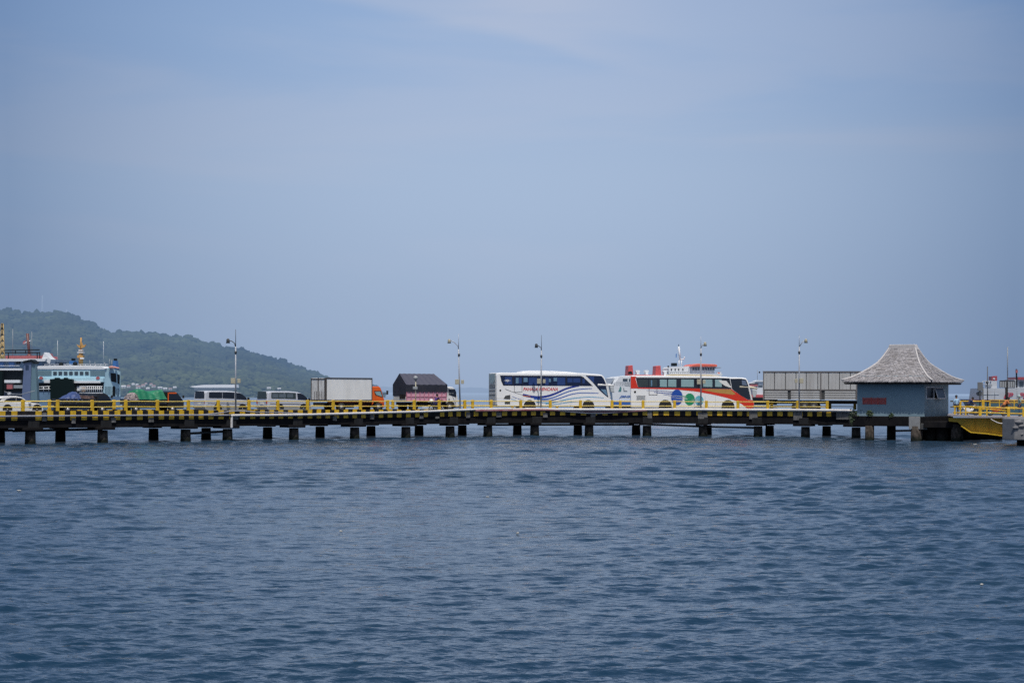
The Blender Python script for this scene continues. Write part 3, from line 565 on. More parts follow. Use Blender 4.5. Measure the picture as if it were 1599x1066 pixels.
s = s_at(649, .2); q = edge(s, .2); pl = Plane((q.x, q.y, 0), 0)
t = thing('signal_pole', 'short thin pole with round head and small box in front of the pink truck', 'pole', (q.x, q.y, ZC))
m = MB(); m.tube([(q.x, q.y, ZC), pl.at(649.2, 592)], .055, 6); m.build('pole', boxcream, t)
m = MB(); h = pl.at(649, 590); m.tube([(h.x, h.y+.08, h.z), (h.x, h.y-.12, h.z)], .2, 12); m.build('round_head', signl, t)
m = MB(); h = pl.at(648.5, 605.5); m.box((h.x, h.y-.1, h.z), (.42, .16, .24)); m.build('small_box', signl, t, bevel=.02)
# ------------------------------------------------------------------ vehicles
class Veh:
    def __init__(s, name, label, cat, px_rear, px_front, aoff, w_, width, group=None):
        sp_ = s_at(px_rear, w_); q = edge(sp_, w_); s.al = R(aoff); s.W = width
        s.side = Plane((q.x, q.y, 0), s.al); s.L = s.side.xy(px_front, 620)[0]; s.rear = Plane((q.x, q.y, 0), s.al-math.pi/2)
        c = s.side.pt(s.L/2, ZR, width/2); s.o = thing(name, label, cat, c, s.al, group)
        print(name, 'L=%.2f' % s.L, 'rear W px', [round(pxof(*(s.side.pt(0, 0, k)).xy), 1) for k in (0, width)])
    def prism(s, name, pts, m_, y0=None, y1=None, bevel=0, parent=None, both=False):
        mb = MB(); mb.prism(s.side, pts, 0 if y0 is None else y0, s.W if y1 is None else y1)
        if both: m2 = MB(); m2.prism(s.side, pts, s.W-y1, s.W-y0); m2.build(name, m_, parent or s.o, bevel)
        return mb.build(name, m_, parent or s.o, bevel)
    def wheel(s, px, r, wid=.28, both=True, hub=rimm, dual=False):
        x, _ = s.side.xy(px, 640)
        for k in ((0, 1) if both else (0,)):
            y = .05 if k == 0 else s.W-.05-wid; a = s.side.pt(x, ZR+r, y-(.0 if k == 0 else 0)); b = s.side.pt(x, ZR+r, y+wid)
            m = MB(); n = 20
            m.tube([a-s.side.n*.02, a, b, b+s.side.n*.02], r, n); w0 = m.build('wheel', black, s.o)
            o_ = a-s.side.n*.05 if k == 0 else b+s.side.n*.05
            m = MB(); m.tube([o_, o_+s.side.n*(.06 if k == 0 else -.06)], r*.52, 16); m.tube([o_-s.side.n*(.03 if k == 0 else -.03), o_], r*.16, 10); m.build('rim', hub, w0)
    def arch(s, px, r, zc=None, m_=None):
        x, _ = s.side.xy(px, 640); zc = zc or ZR+r*.86; mb = MB()
        pts = [(x+r*math.cos(a), zc+r*math.sin(a)) for a in [math.pi*k/12 for k in range(13)]] + [(x-r, ZR+.3), (x+r, ZR+.3)]
        mb.prism(s.side, pts, -.014, .02, px=False); mb.build('wheel_arch', m_ or black, s.o); mb = MB(); mb.prism(s.side, pts, s.W-.02, s.W+.014, px=False); mb.build('wheel_arch', m_ or black, s.o)
# --- white coach
k = lambda *p: K(760, 570, 7.614, *p)
v = Veh('coach_bus', 'white coach with blue swooshes and red PAHALA KENCANA lettering', 'bus', 775.3, 957, 17.7, 2.4, 2.5)
body = v.prism('body', k((122, 470), (118, 300), (116, 120), (124, 92), (170, 88), (700, 92), (1150, 94), (1330, 108), (1380, 116), (1405, 150), (1430, 215), (1452, 300), (1478, 400), (1490, 440), (1488, 492), (130, 496)), whiteb, bevel=.09)
v.prism('roof_pod', k((425, 96), (445, 76), (520, 64), (700, 64), (880, 72), (1040, 84), (1160, 100)), whiteb, .35, 2.15, bevel=.06)
v.prism('window_band', k((158, 121), (1120, 127), (1150, 142), (1262, 247), (600, 245), (196, 242), (174, 190)), black, -.008, .02, both=True)
for pts in (((163, 124), (310, 127), (310, 238), (203, 236), (180, 190)), ((318, 127), (424, 128), (424, 240), (318, 239)), ((430, 128), (603, 129), (603, 241), (430, 240)), ((609, 129), (940, 130), (940, 243), (609, 242)), ((948, 130), (1118, 131), (1128, 140), (1128, 244), (948, 243)), ((1134, 146), (1180, 180), (1248, 246), (1134, 244))):
    v.prism('window', k(*pts), glassb, -.012, .02, both=True)
wn = [o for o in bpy.data.objects if o.parent == v.o and o.name.startswith('window')]
for (a, b, c, d, m_, wi) in ((345, 150, 378, 215, curtl, 1), (382, 150, 415, 215, curtain, 1), (438, 150, 486, 200, curtl, 2), (498, 150, 596, 236, curtain, 2), (690, 150, 735, 236, curtain, 3), (738, 160, 762, 200, curtl, 3), (795, 150, 835, 190, curtl, 3), (840, 150, 932, 236, curtain, 3), (960, 155, 1020, 205, curtain, 4), (1028, 155, 1112, 205, curtain, 4), (1138, 160, 1165, 215, curtain, 5), (215, 140, 300, 226, curtain, 0)):
    mb = MB(); mb.prism(v.side, k((a, b), (c, b), (c, d), (a, d)), -.018, -.013); mb.build('curtain', m_, wn[wi])
mb = MB()
for i in range(8):
    a = i*math.pi/4; r_ = 48 if i % 4 == 0 else 26
    mb.prism(v.side, k((245+6*math.cos(a+1.57), 183+6*math.sin(a+1.57)), (245+r_*math.cos(a), 183+r_*.8*math.sin(a)), (245-6*math.cos(a+1.57), 183-6*math.sin(a+1.57))), -.024, -.019)
mb.build('emblem', white, v.o)
v.prism('front_side_window', k((1178, 122), (1362, 128), (1388, 155), (1412, 210), (1446, 384), (1400, 350), (1345, 302), (1262, 205)), glassb, -.012, .02, both=True)
v.prism('curtain', k((1200, 135), (1275, 135), (1275, 205), (1262, 200)), curtain, -.018, -.013)
v.prism('driver_window', k((1352, 285), (1418, 290), (1436, 365), (1405, 340)), curtl, -.018, -.013)
mb = MB(); mb.prism(v.side, k((1425, 215), (1440, 215), (1472, 385), (1460, 385)), -.016, .04); mb.build('pillar_trim', white, v.o)
mb = MB(); fp = Plane(v.side.pt(v.L, 0, 0), v.al+math.pi/2)
mb.tube([v.side.at(*p, off=.1) for p in k((1320, 234), (1400, 236), (1470, 240), (1515, 246))], .16, 8, r1=.10); mm = mb.build('mirror_arm', white, v.o)
mb = MB(); mb.prism(v.side, k((1466, 252), (1510, 255), (1520, 325), (1478, 320)), -.02, .22); mb.build('mirror', mat('mirror_grey', (.45, .48, .5), .2), v.o, bevel=.05)
text(v.side, 'PAHALA KENCANA', 760+432/7.614, 570+264/7.614, 760+846/7.614, 570+304/7.614, -.014, redtext, 'lettering', v.o, shear=.25, bold=.02)
mb = MB()
mb.ribbon(v.side, k(*smooth_pts([(430, 352), (520, 372), (620, 380), (720, 368), (820, 335), (930, 285), (1020, 258), (1100, 243)])), .24, -.006, 0, .15)
mb.build('livery_stripe', bluel, v.o)
for pts, w_, m_ in (([(560, 396), (680, 404), (790, 385), (900, 340), (1000, 304), (1120, 284), (1250, 277)], .10, blue2), ([(640, 425), (760, 418), (880, 388), (1000, 348), (1120, 330), (1330, 333)], .09, blue2), ([(700, 458), (830, 435), (960, 405), (1090, 386), (1230, 378), (1390, 388)], .08, blue3), ([(740, 474), (880, 455), (1000, 438), (1120, 430)], .06, blue3), ([(585, 440), (740, 446), (860, 430)], .06, blue3), ([(220, 284), (330, 325), (430, 354)], .035, greyd), ([(300, 370), (380, 400), (440, 418)], .03, blue2), ([(290, 400), (380, 430), (440, 440)], .03, blue3)):
    mb = MB(); mb.ribbon(v.side, k(*smooth_pts(pts)), w_*1.35, -.007, 0, w_*.7); mb.build('livery_stripe', m_, v.o)
mb = MB(); mb.ribbon(v.side, k((430, 363), (520, 374)), .07, -.009); mb.build('livery_stripe', mat('orange_stripe', (.6, .2, .02)), v.o)
mb = MB()
for a, b, c, d in ((326, 240, 331, 320), (417, 240, 422, 320), (326, 316, 422, 321)): mb.prism(v.side, k((a, b), (c, b), (c, d), (a, d)), -.006, .01)
mb.build('hatch_outline', greyd, v.o)
mb = MB()
for x in (640, 760, 880, 1000, 1110, 570): mb.prism(v.side, k((x, 395), (x+2, 395), (x+2, 485), (x, 485)), -.005, .01)
mb.prism(v.side, k((130, 393), (440, 393), (440, 395), (130, 395)), -.005, .01); mb.build('panel_seam', silverl, v.o)
v.prism('engine_vent', k((200, 400), (222, 362), (280, 352), (280, 405)), greyd, -.01, .02); v.prism('engine_vent', k((214, 434), (278, 434), (278, 462), (214, 462)), greyd, -.01, .02)
v.prism('filler_cap', k(*ell(162, 300, 11, 14, 12)), greyd, -.01, .02)
for x in (511, 1208): v.arch(760+x/7.614, .60)
for x in (511, 1208): v.wheel(760+x/7.614, .52, hub=greyd)
# rear end
rk = lambda *p: K(760, 570, 7.614, *p)
mb = MB(); mb.prism(v.rear, rk((28, 100), (108, 95), (110, 470), (26, 470)), -.02, .02); re_ = mb.build('rear_panel', mat('rear_panel_grey', (.62, .62, .60), .5, dirt=.5, scale=3), v.o)
mb = MB(); mb.prism(v.rear, rk((36, 108), (102, 103), (100, 180), (80, 215), (52, 215), (36, 185)), -.045, -.021); mb.build('rear_window', mat('rear_glass', (.34, .42, .40), .2), v.o)
mb = MB()
for y in (238, 262, 300, 352): mb.prism(v.rear, rk((34, y), (104, y-4), (104, y+6), (34, y+9)), -.03, -.021)
mb.build('rear_lettering', greyd, v.o)
# --- red and white coach
k = lambda *p: K(940, 560, 6.15, *p)
v = Veh('coach_bus', 'white and red coach with blue, green and turquoise balls on its side', 'bus', 984.8, 1178.5, -3, 3.0, 2.5)
v.prism('body', k((276, 470), (272, 300), (274, 175), (284, 160), (600, 160), (1100, 166), (1230, 178), (1340, 180), (1384, 186), (1402, 215), (1420, 270), (1446, 395), (1462, 425), (1458, 470), (1430, 482), (290, 472)), whiteb, bevel=.09)
v.prism('roof_pod', k((600, 166), (620, 153), (670, 148), (1040, 152), (1150, 170)), mat('roof_cream', (.62, .50, .30), .4, dirt=.3), .05, 2.45, bevel=.05)
v.prism('roof_pod', k((285, 164), (320, 152), (590, 156), (600, 166)), mat('roof_pink', (.62, .16, .16), .4, dirt=.3), .05, 2.45, bevel=.04)
red = v.prism('rear_red_panel', k((277, 168), (330, 170), (322, 192), (345, 272), (345, 284), (276, 286)), redb, -.006, .02)
v.prism('red_swoosh', k((330, 276), (720, 280), (960, 286), (1245, 292), (1330, 350), (1398, 392), (1448, 398), (1460, 426), (1456, 468), (1420, 476), (1390, 474), (1350, 440), (1290, 405), (1200, 375), (1060, 342), (900, 314), (700, 294), (340, 287)), redb, -.006, .02)
v.prism('gold_panel', k((952, 298), (1040, 290), (1235, 294), (1285, 340), (1255, 345), (1100, 325)), goldl, -.010, -.002)
v.prism('window_band', k((326, 180), (1225, 186), (1245, 290), (347, 274), (338, 240)), glass, -.010, .02, both=True)
for a, b, m_ in ((343, 443, glassg), (452, 530, glassg), (556, 624, glassl), (636, 714, glassl), (760, 882, glassl), (972, 1060, glassl), (1086, 1150, glassl)):
    v.prism('window', k((a, 198), (b, 199), (b, 270 if a > 500 else 262), (a+(4 if a < 400 else 0), 268)), m_, -.016, -.011)
mb = MB(); mb.prism(v.side, k((470, 205), (482, 205), (482, 262), (470, 262)), -.02, -.017); mb.build('blind', curtl, v.o)
v.prism('front_side_window', k((1232, 192), (1335, 190), (1384, 200), (1408, 262), (1436, 392), (1400, 390), (1330, 350), (1250, 290)), glass, -.012, .02, both=True)
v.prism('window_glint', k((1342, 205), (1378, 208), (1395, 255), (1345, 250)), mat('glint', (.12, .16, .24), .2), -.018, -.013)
v.prism('wing_emblem', k((1120, 206), (1195, 212), (1240, 268), (1235, 278), (1180, 258), (1128, 222)), white, -.022, -.017)
mb = MB(); mb.prism(v.side, k((1402, 262), (1416, 262), (1446, 396), (1432, 396)), -.016, .03); mb.build('pillar_trim', white, v.o)
mb = MB(); mb.tube([v.side.at(*p, off=.1) for p in k((1322, 270), (1400, 272), (1460, 278), (1490, 288))], .15, 8, r1=.08); mb.build('mirror_arm', mat('cream_plastic', (.62, .56, .42), .4), v.o)
mb = MB(); mb.prism(v.side, k((1440, 292), (1484, 296), (1488, 330), (1474, 372), (1450, 368)), -.02, .22); mb.build('mirror', MC['mirror_grey'], v.o, bevel=.05)
v.prism('blue_ball', k(*ell(720, 370, 56, 76)), blueball, -.008, .01); v.prism('green_ball', k(*ell(842, 389, 50, 58)), greenball, -.012, .01); v.prism('turquoise_ball', k(*ell(934, 400, 42, 47)), cyanball, -.008, .01)
for pts, w_, m_ in (([(425, 303), (560, 308), (690, 318)], .05, blueball), ([(500, 320), (600, 330), (700, 335)], .09, blueball), ([(590, 345), (680, 350), (760, 355)], .05, blueball), ([(640, 352), (740, 358), (810, 374)], .05, white), ([(660, 368), (740, 378), (820, 386)], .05, white), ([(680, 395), (780, 402)], .03, white), ([(740, 355), (800, 362)], .09, greenball), ([(855, 392), (930, 392)], .04, white), ([(860, 405), (930, 408)], .03, white)):
    mb = MB(); mb.ribbon(v.side, k(*smooth_pts(pts)), w_*.4, -.016, 0, w_); mb.build('livery_stripe', m_, v.o)
mb = MB()
for a, b, c, d in ((450, 280, 455, 348), (526, 280, 531, 348), (450, 344, 531, 349)): mb.prism(v.side, k((a, b), (c, b), (c, d), (a, d)), -.009, .01)
mb.build('hatch_outline', greyd, v.o)
mb = MB()
for x in (420, 660, 760, 880, 990, 1090): mb.prism(v.side, k((x, 350), (x+1.6, 350), (x+1.6, 460), (x, 460)), -.005, .01)
mb.build('panel_seam', silverl, v.o)
v.prism('filler_cap', k(*ell(317, 318, 10, 12, 12)), black, -.012, .02)
mb = MB()
for i in range(7): mb.prism(v.side, k((332, 352+i*6.5), (414, 352+i*6.5), (414, 355.5+i*6.5), (332, 355.5+i*6.5)), -.01, .01)
mb.build('engine_vent', silverl, v.o)
text(v.side, 'Trans', 940+1100/6.15, 560+297/6.15, 940+1160/6.15, 560+306/6.15, -.014, redb, 'lettering', v.o, shear=.2) if False else None
for x in (608, 1210): v.arch(940+x/6.15, .62)
for x in (608, 1210): v.wheel(940+x/6.15, .52, hub=greyd)
# --- box truck
k = lambda *p: K(380, 570, 6.6625, *p)
v = Veh('box_truck', 'orange cab truck with a tall white cargo box', 'truck', 508.8, 601.5, 41.5, 2.7, 2.15)
xb = v.side.xy(581, 600)[0]; zt, zb = 6.02, ZR+1.05
zt = (v.side.xy(509, 588.6)[1] + v.side.xy(581, 592)[1])/2
mb = MB(); mb.lrect(v.side, 0, zb, xb, zt, 0, v.W); mb.build('cargo_box', boxw, v.o, bevel=.03)
mb = MB(); mb.lrect(v.side, -.02, zt-.06, xb+.02, zt+.04, -.03, .06); mb.lrect(v.side, -.03, zb-.05, xb+.02, zb+.05, -.025, .05); mb.lrect(v.side, xb-.06, zb, xb+.03, zt, -.02, .06); mb.lrect(v.side, -.03, zb, .09, zt, -.03, .05); mb.build('box_frame', darkfr, v.o)
mb = MB(); mb.lrect(v.rear, 0-v.W+.08, zb+.06, -v.W/2-.02, zt-.1, -.035, 0); mb.build('rear_door', boxend, v.o, bevel=.01)
mb = MB(); mb.lrect(v.rear, -v.W/2+.02, zb+.06, -.08, zt-.1, -.035, 0); mb.build('rear_door', boxend, v.o, bevel=.01)
mb = MB()
for x in (-v.W+.02, -v.W/2, -.1): mb.lrect(v.rear, x-.05, zb, x+.05, zt, -.06, -.036)
for z in (zt-.08, zb+.02): mb.lrect(v.rear, -v.W, z-.05, 0, z+.05, -.06, -.036)
for x in (-v.W*.75, -v.W*.6, -v.W*.4, -v.W*.25): mb.lrect(v.rear, x-.02, zb+.1, x+.02, zb+.8, -.06, -.036)
mb.build('door_frame', darkfr, v.o)
x1 = v.L; cz = lambda z: ZR+z
mb = MB(); mb.prism(v.side, [(xb+.1, cz(.55)), (xb+.1, cz(2.28)), (x1-.62, cz(2.30)), (x1-.42, cz(2.18)), (x1-.12, cz(1.35)), (x1, cz(1.1)), (x1, cz(.4)), (x1-.25, cz(.4)), (x1-.3, cz(.75)), (xb+.35, cz(.95))], .1, v.W-.1, px=False); cab = mb.build('cab', orange, v.o, bevel=.06)
v.prism('cab_window', k((1372, 276), (1432, 274), (1450, 328), (1388, 306)), glassl, .085, .12, parent=v.o, both=False)
v.prism('window_trim', k((1365, 268), (1438, 266), (1458, 336), (1452, 336), (1380, 312)), black, .092, .12)
mb = MB(); mb.lrect(v.side, x1-.5, cz(.75), x1-.05, cz(.8), .08, .12); mb.lrect(v.side, xb+.5, cz(1.0), xb+.52, cz(2.0), .085, .12); mb.build('door_seam', redrail, v.o)
mb = MB(); q = v.side.pt(x1+.12, cz(1.75), -.15); mb.box(q, (.16, .1, .36), v.al); mb.tube([q, v.side.pt(x1-.2, cz(1.6), .1)], .02, 5); mb.build('mirror', black, v.o)
mb = MB(); mb.lrect(v.side, 0, cz(.62), x1-.5, cz(.85), .25, v.W-.25); mb.build('chassis', under, v.o)
mb = MB(); mb.lrect(v.side, .3, cz(.86), xb-.1, cz(.98), .05, .15); mb.lrect(v.side, .6, cz(.5), xb-.4, cz(.58), .05, .12); mb.build('side_rail', redrail, v.o)
mb = MB(); mb.lrect(v.side, .4, cz(.4), 1.0, cz(.9), .1, .4); mb.build('tank', under, v.o, bevel=.04); mb = MB(); mb.lrect(v.side, 2.2, cz(.4), 3.2, cz(.85), .1, .6); mb.build('tank', under, v.o, bevel=.04)
for px in (534, 592): v.wheel(px, .42)
# --- truck with black tarp over pink sides
k = lambda *p: K(600, 570, 11.846, *p)
v = Veh('tarp_truck', 'truck with pink side panels under a black gabled tarpaulin and a white cab', 'truck', 634.3, 716.5, 34.3, 2.7, 2.25)
xb = v.side.xy(697.5, 600)[0]
ze = v.side.xy(634, 600)[1]; zr = v.rear.xy(624.3, 582.8)[1]; zs = v.side.xy(640, 611.5)[1]; zl = v.side.xy(640, 626.5)[1]
mb = MB(); mb.lrect(v.side, 0, zl, xb, zs+.1, .02, v.W-.02); mb.build('cargo_bed', pink, v.o)
mb = MB(); n = 9
for i in range(n+1):
    x = .05+(xb-.1)*i/n; mb.lrect(v.side, x-.04, zl, x+.04, zs, -.03, .02)
mb.lrect(v.side, 0, zl-.02, xb, zl+.07, -.04, .02); mb.lrect(v.side, 0, (zl+zs)/2-.03, xb, (zl+zs)/2+.03, -.02, .02); mb.build('panel_ribs', mat('pink_rib', (.50, .20, .28), .6, dirt=.4), v.o)
mb = MB(); mb.lrect(v.rear, -v.W+.03, zl-.05, -.03, zs-.35, -.03, 0); mb.build('tailgate', mat('tailgate_grey', (.62, .62, .58), .6, dirt=.4), v.o)
mb = MB(); mb.lrect(v.rear, -v.W*.48, zl+.25, -.1, zl+.65, -.06, -.03); mb.build('tool_hatch', under, v.o)
def tarpx():
    m1 = MB(); Wd = v.W; rows = 14; V = []
    # side skirts + roof: cross-section swept along the bed, ridge pulled in at the front end
    sec = [(-.05, zs), (-.05, ze), (Wd*.25, ze+(zr-ze)*.52), (Wd*.5, zr), (Wd*.75, ze+(zr-ze)*.52), (Wd+.05, ze), (Wd+.05, zs)]
    for i in range(rows+1):
        f = i/rows
        for j, (y, z) in enumerate(sec):
            frac = max(0, (z-ze)/(zr-ze)); x = -.05 + (xb+.1)*f - (.75*frac*f)
            sag = (0 if i in (0, rows) or j in (0, 6) else -.03*abs(math.sin(i*1.57)))
            V.append(v.side.pt(x, z+sag, y))
    c = len(sec); sd = [[i*c+j, (i+1)*c+j, (i+1)*c+j+1, i*c+j+1] for i in range(rows) for j in (0, 5)]; rf = [[i*c+j, (i+1)*c+j, (i+1)*c+j+1, i*c+j+1] for i in range(rows) for j in (1, 2, 3, 4)]
    m1.add(V, sd + [list(range(c))[::-1], list(range(rows*c, rows*c+c))], 0); b = len(m1.v)-len(V)
    for f_ in rf: m1.f.append(f_); m1.m.append(1); m1.sm.append(False)
    m1.build('tarpaulin', [tarp, tarptop], v.o)
    m2 = MB(); m2.lrect(v.rear, -Wd-.04, zs-.38, .0, zs+.02, -.05, -.01); m2.build('tarpaulin_flap', tarp, v.o)
tarpx()
x1 = v.L
mb = MB(); mb.prism(v.side, [(xb+.1, cz(.6)), (xb+.1, cz(2.15)), (xb+.45, cz(2.32)), (x1-.55, cz(2.25)), (x1-.38, cz(2.1)), (x1-.12, cz(1.5)), (x1, cz(1.0)), (x1, cz(.4)), (x1-.35, cz(.4)), (x1-.45, cz(.8)), (xb+.3, cz(1.0))], .1, v.W-.1, px=False); mb.build('cab', white, v.o, bevel=.06)
v.prism('cab_window', k((1197, 440), (1318, 441), (1342, 505), (1342, 592), (1280, 572), (1203, 545)), glass, .08, .12)
v.prism('window_lettering', k((1210, 512), (1290, 518), (1290, 526), (1210, 522)), signl, .072, .079)
v.prism('door_handle', k((1203, 615), (1217, 615), (1217, 648), (1203, 648)), black, .08, .12)
mb = MB(); mb.prism(v.side, [(xb+.35+.5*math.cos(a)+.12, cz(.45)+.55*math.sin(a)) for a in [math.pi*i/10 for i in range(11)]], .085, .13, px=False); mb.build('wheel_arch', black, v.o)
mb = MB(); mb.lrect(v.side, .1, cz(.62), x1-.4, cz(.88), .3, v.W-.3); mb.lrect(v.side, 1.5, cz(.45), 2.4, cz(.95), .12, .6); mb.build('chassis', under, v.o)
mb = MB(); mb.lrect(v.side, 1.7, cz(.28), xb-.35, cz(.36), -.02, .03); mb.lrect(v.side, 1.7, cz(.44), xb-.35, cz(.52), -.02, .03); mb.build('side_guard', white, v.o)
mb = MB(); mb.lrect(v.side, x1-.4, cz(.36), x1+.05, cz(.46), 0, v.W); mb.build('bumper', under, v.o)
v.wheel(647, .42); v.wheel(703, .42)
# --- vans
def van(label, px0, px1, al, gm, sx, ox, oy):
    k = lambda *p: K(280, 600, 7.995, *[(ox+(a-320)*sx, b+oy) for a, b in p])
    v = Veh('minibus', label, 'van', px0, px1, al, 2.6, 1.75)
    v.prism('body', k((322, 300), (318, 200), (330, 100), (345, 84), (420, 79), (600, 80), (720, 92), (775, 112), (835, 165), (868, 195), (885, 225), (892, 300), (885, 328), (400, 332), (326, 312)), silver, bevel=.08)
    v.prism('lower_panel', k((330, 262), (888, 270), (888, 326), (400, 331), (328, 310)), silverl, -.005, .02)
    w1_ = v.prism('side_window', k((372, 97), (535, 97), (535, 172), (378, 170), (368, 160)), gm, -.01, .02, both=True)
    v.prism('side_window', k((540, 97), (688, 100), (688, 178), (540, 172)), gm, -.01, .02, both=True)
    v.prism('front_window', k((705, 103), (755, 108), (795, 130), (838, 168), (842, 192), (712, 184)), glass, -.01, .02, both=True)
    v.prism('side_moulding', k((355, 232), (700, 236), (860, 246), (860, 252), (700, 242), (355, 238)), greyd, -.012, .02)
    q = v.side.at(*k((852, 182))[0], off=-.12); mb = MB(); mb.box(q, (.14, .2, .26), v.al); mb.build('mirror', black, v.o, bevel=.03)
    rr = v.rear; mb = MB(); z = lambda a: ZR+a
    mb.prism(rr, [(-1.6, z(1.2)), (-1.5, z(1.82)), (-.22, z(1.82)), (-.12, z(1.2))], -.03, .03, px=False); mb.build('rear_window', gm if gm is not glass else glass, v.o, bevel=.02)
    mb = MB(); mb.prism(rr, [(-1.72, z(.42)), (-1.72, z(.62)), (0, z(.62)), (0, z(.42))], -.12, .02, px=False); mb.build('bumper', silverl, v.o, bevel=.03)
    for a in (-1.7, -.17): mb = MB(); mb.lrect(rr, a, z(.78), a+.14, z(1.05), -.03, .03); mb.build('tail_light', redl, v.o)
    mb = MB(); mb.lrect(rr, -1.1, z(.72), -.6, z(.88), -.035, .02); mb.build('number_plate', white, v.o)
    mb = MB(); mb.lrect(v.side, .3, z(.28), v.L-.3, z(.5), .1, v.W-.1); mb.build('underbody', under, v.o)
    for a in (480, 790): v.arch(k((a, 300))[0][0], .42)
    for a in (480, 790): v.wheel(k((a, 300))[0][0], .33, wid=.2)
    return v
van('silver minibus with dark tinted side windows, behind the black pickup', 320.5, 388.5, 41.5, glass, 1.0, 320, 0)
v2 = van('silver minibus with clear windows, just behind the white box truck', 417.5, 484, 39.6, glassg, .965, 1100, 5)
mb = MB(); k = lambda *p: K(280, 600, 7.995, *p)
for a, b in ((1160, 1235), (1245, 1330), (1345, 1420)): mb.prism(v2.side, k((a, 118), (b, 118), (b, 165), (a, 165)), -.016, -.011)
mb.build('window_view', mat('dim_glass', (.12, .15, .18), .15, dirt=.6, scale=6), v2.o)  # paler panels paint the light showing through from the far side
# --- white hatchback
k = lambda *p: K(0, 600, 8.883, *p)
v = Veh('parked_car', 'white hatchback car at the left end of the pier, partly out of view', 'car', -9, 68.5, 41, 2.4, 1.72)
v.prism('body', k((-78, 380), (-82, 300), (-72, 262), (-30, 240), (0, 222), (60, 236), (250, 244), (400, 246), (440, 256), (540, 268), (582, 292), (602, 330), (606, 368), (592, 390), (300, 392), (-60, 390)), white, bevel=.07)
v.prism('cabin', k((-40, 246), (-10, 195), (45, 172), (120, 162), (230, 162), (300, 174), (350, 200), (402, 248)), white, .1, 1.62, bevel=.06)
v.prism('side_window', k((66, 232), (100, 200), (160, 184), (228, 182), (228, 236)), glass, .08, .14); v.prism('side_window', k((234, 182), (300, 190), (345, 212), (384, 240), (234, 238)), glass, .08, .14)
v.prism('rear_side_window', k((-20, 225), (0, 200), (30, 190), (10, 222)), glass, .08, .14)
mb = MB(); q = v.side.at(*k((408, 256))[0], off=-.08); mb.box(q, (.2, .16, .13), v.al); mb.build('mirror', white, v.o, bevel=.03)
v.prism('headlight', k((545, 278), (580, 296), (590, 315), (560, 300)), mat('lamp_glass', (.5, .5, .52), .15), -.01, .1)
v.prism('door_seam', k((230, 246), (232, 246), (236, 380), (234, 380)), silverl, -.006, .02); v.prism('door_seam', k((398, 250), (401, 250), (405, 370), (402, 370)), silverl, -.006, .02)
v.prism('sill', k((170, 372), (440, 372), (440, 392), (170, 394)), under, -.008, .02)
for a in (104, 514): v.arch(k((a, 300))[0][0], .41)
for a in (104, 514): v.wheel(k((a, 300))[0][0], .34, wid=.2)
# --- cab-over pickups
def pickup(label, px0, px1, al, kk, bedx, cabtop, trim):
    v = Veh('pickup_truck', label, 'pickup', px0, px1, al, 2.6, 1.7); z = lambda a: ZR+a; L = v.L; xb = v.side.xy(bedx, 620)[0]
    mb = MB(); mb.lrect(v.side, 0, z(.72), xb-.06, z(.78), 0, v.W); mb.lrect(v.side, 0, z(.78), xb-.06, z(1.18), 0, .05); mb.lrect(v.side, 0, z(.78), xb-.06, z(1.18), v.W-.05, v.W); mb.lrect(v.side, 0, z(.78), .05, z(1.18), .05, v.W-.05); mb.build('cargo_bed', blackp, v.o)
    mb = MB()
    for i in range(6): x = .1+(xb-.35)*i/5; mb.lrect(v.side, x, z(.76), x+.05, z(1.2), -.03, 0)
    mb.build('bed_ribs', greyd, v.o)
    mb = MB(); mb.prism(v.side, [(xb, z(.45)), (xb, z(cabtop)), (xb+.7, z(cabtop)), (xb+.95, z(cabtop-.12)), (L-.12, z(1.12)), (L, z(.9)), (L, z(.38)), (xb+.9, z(.38)), (xb+.8, z(.6)), (xb+.2, z(.6))], 0, v.W, px=False); mb.build('cab', blackp, v.o, bevel=.06)
    mb = MB(); mb.prism(v.side, [(xb+.15, z(1.15)), (xb+.15, z(cabtop-.2)), (xb+.8, z(cabtop-.2)), (L-.25, z(1.15))], -.012, .02, px=False); mb.build('cab_window', glass, v.o)
    if trim:
        mb = MB(); mb.lrect(v.side, xb+.02, z(cabtop-.17), xb+.82, z(cabtop-.08), -.02, .02); mb.lrect(v.side, xb+.0, z(.9), xb+.08, z(cabtop-.1), -.02, .02); mb.build('orange_trim', orange, v.o)
    mb = MB(); mb.lrect(v.side, .1, z(.42), L-.3, z(.7), .2, v.W-.2); mb.build('chassis', under, v.o)
    for x in (.55, xb+.5): 
        px = pxof(*v.side.pt(x, 0).xy); v.wheel(px, .31, wid=.2)
    q = v.side.pt(L-.15, z(1.35), -.12); mb = MB(); mb.box(q, (.1, .14, .24), v.al); mb.build('mirror', black, v.o)
    return v, xb
va, xa = pickup('black pickup with its bed piled with goods and a blue sheet', 97, 176, 41, None, 152, 1.62, False)
vb, xbb = pickup('black pickup with orange trim on its cab and a green tarpaulin load', 204, 287.5, 41, None, 262, 1.78, True)
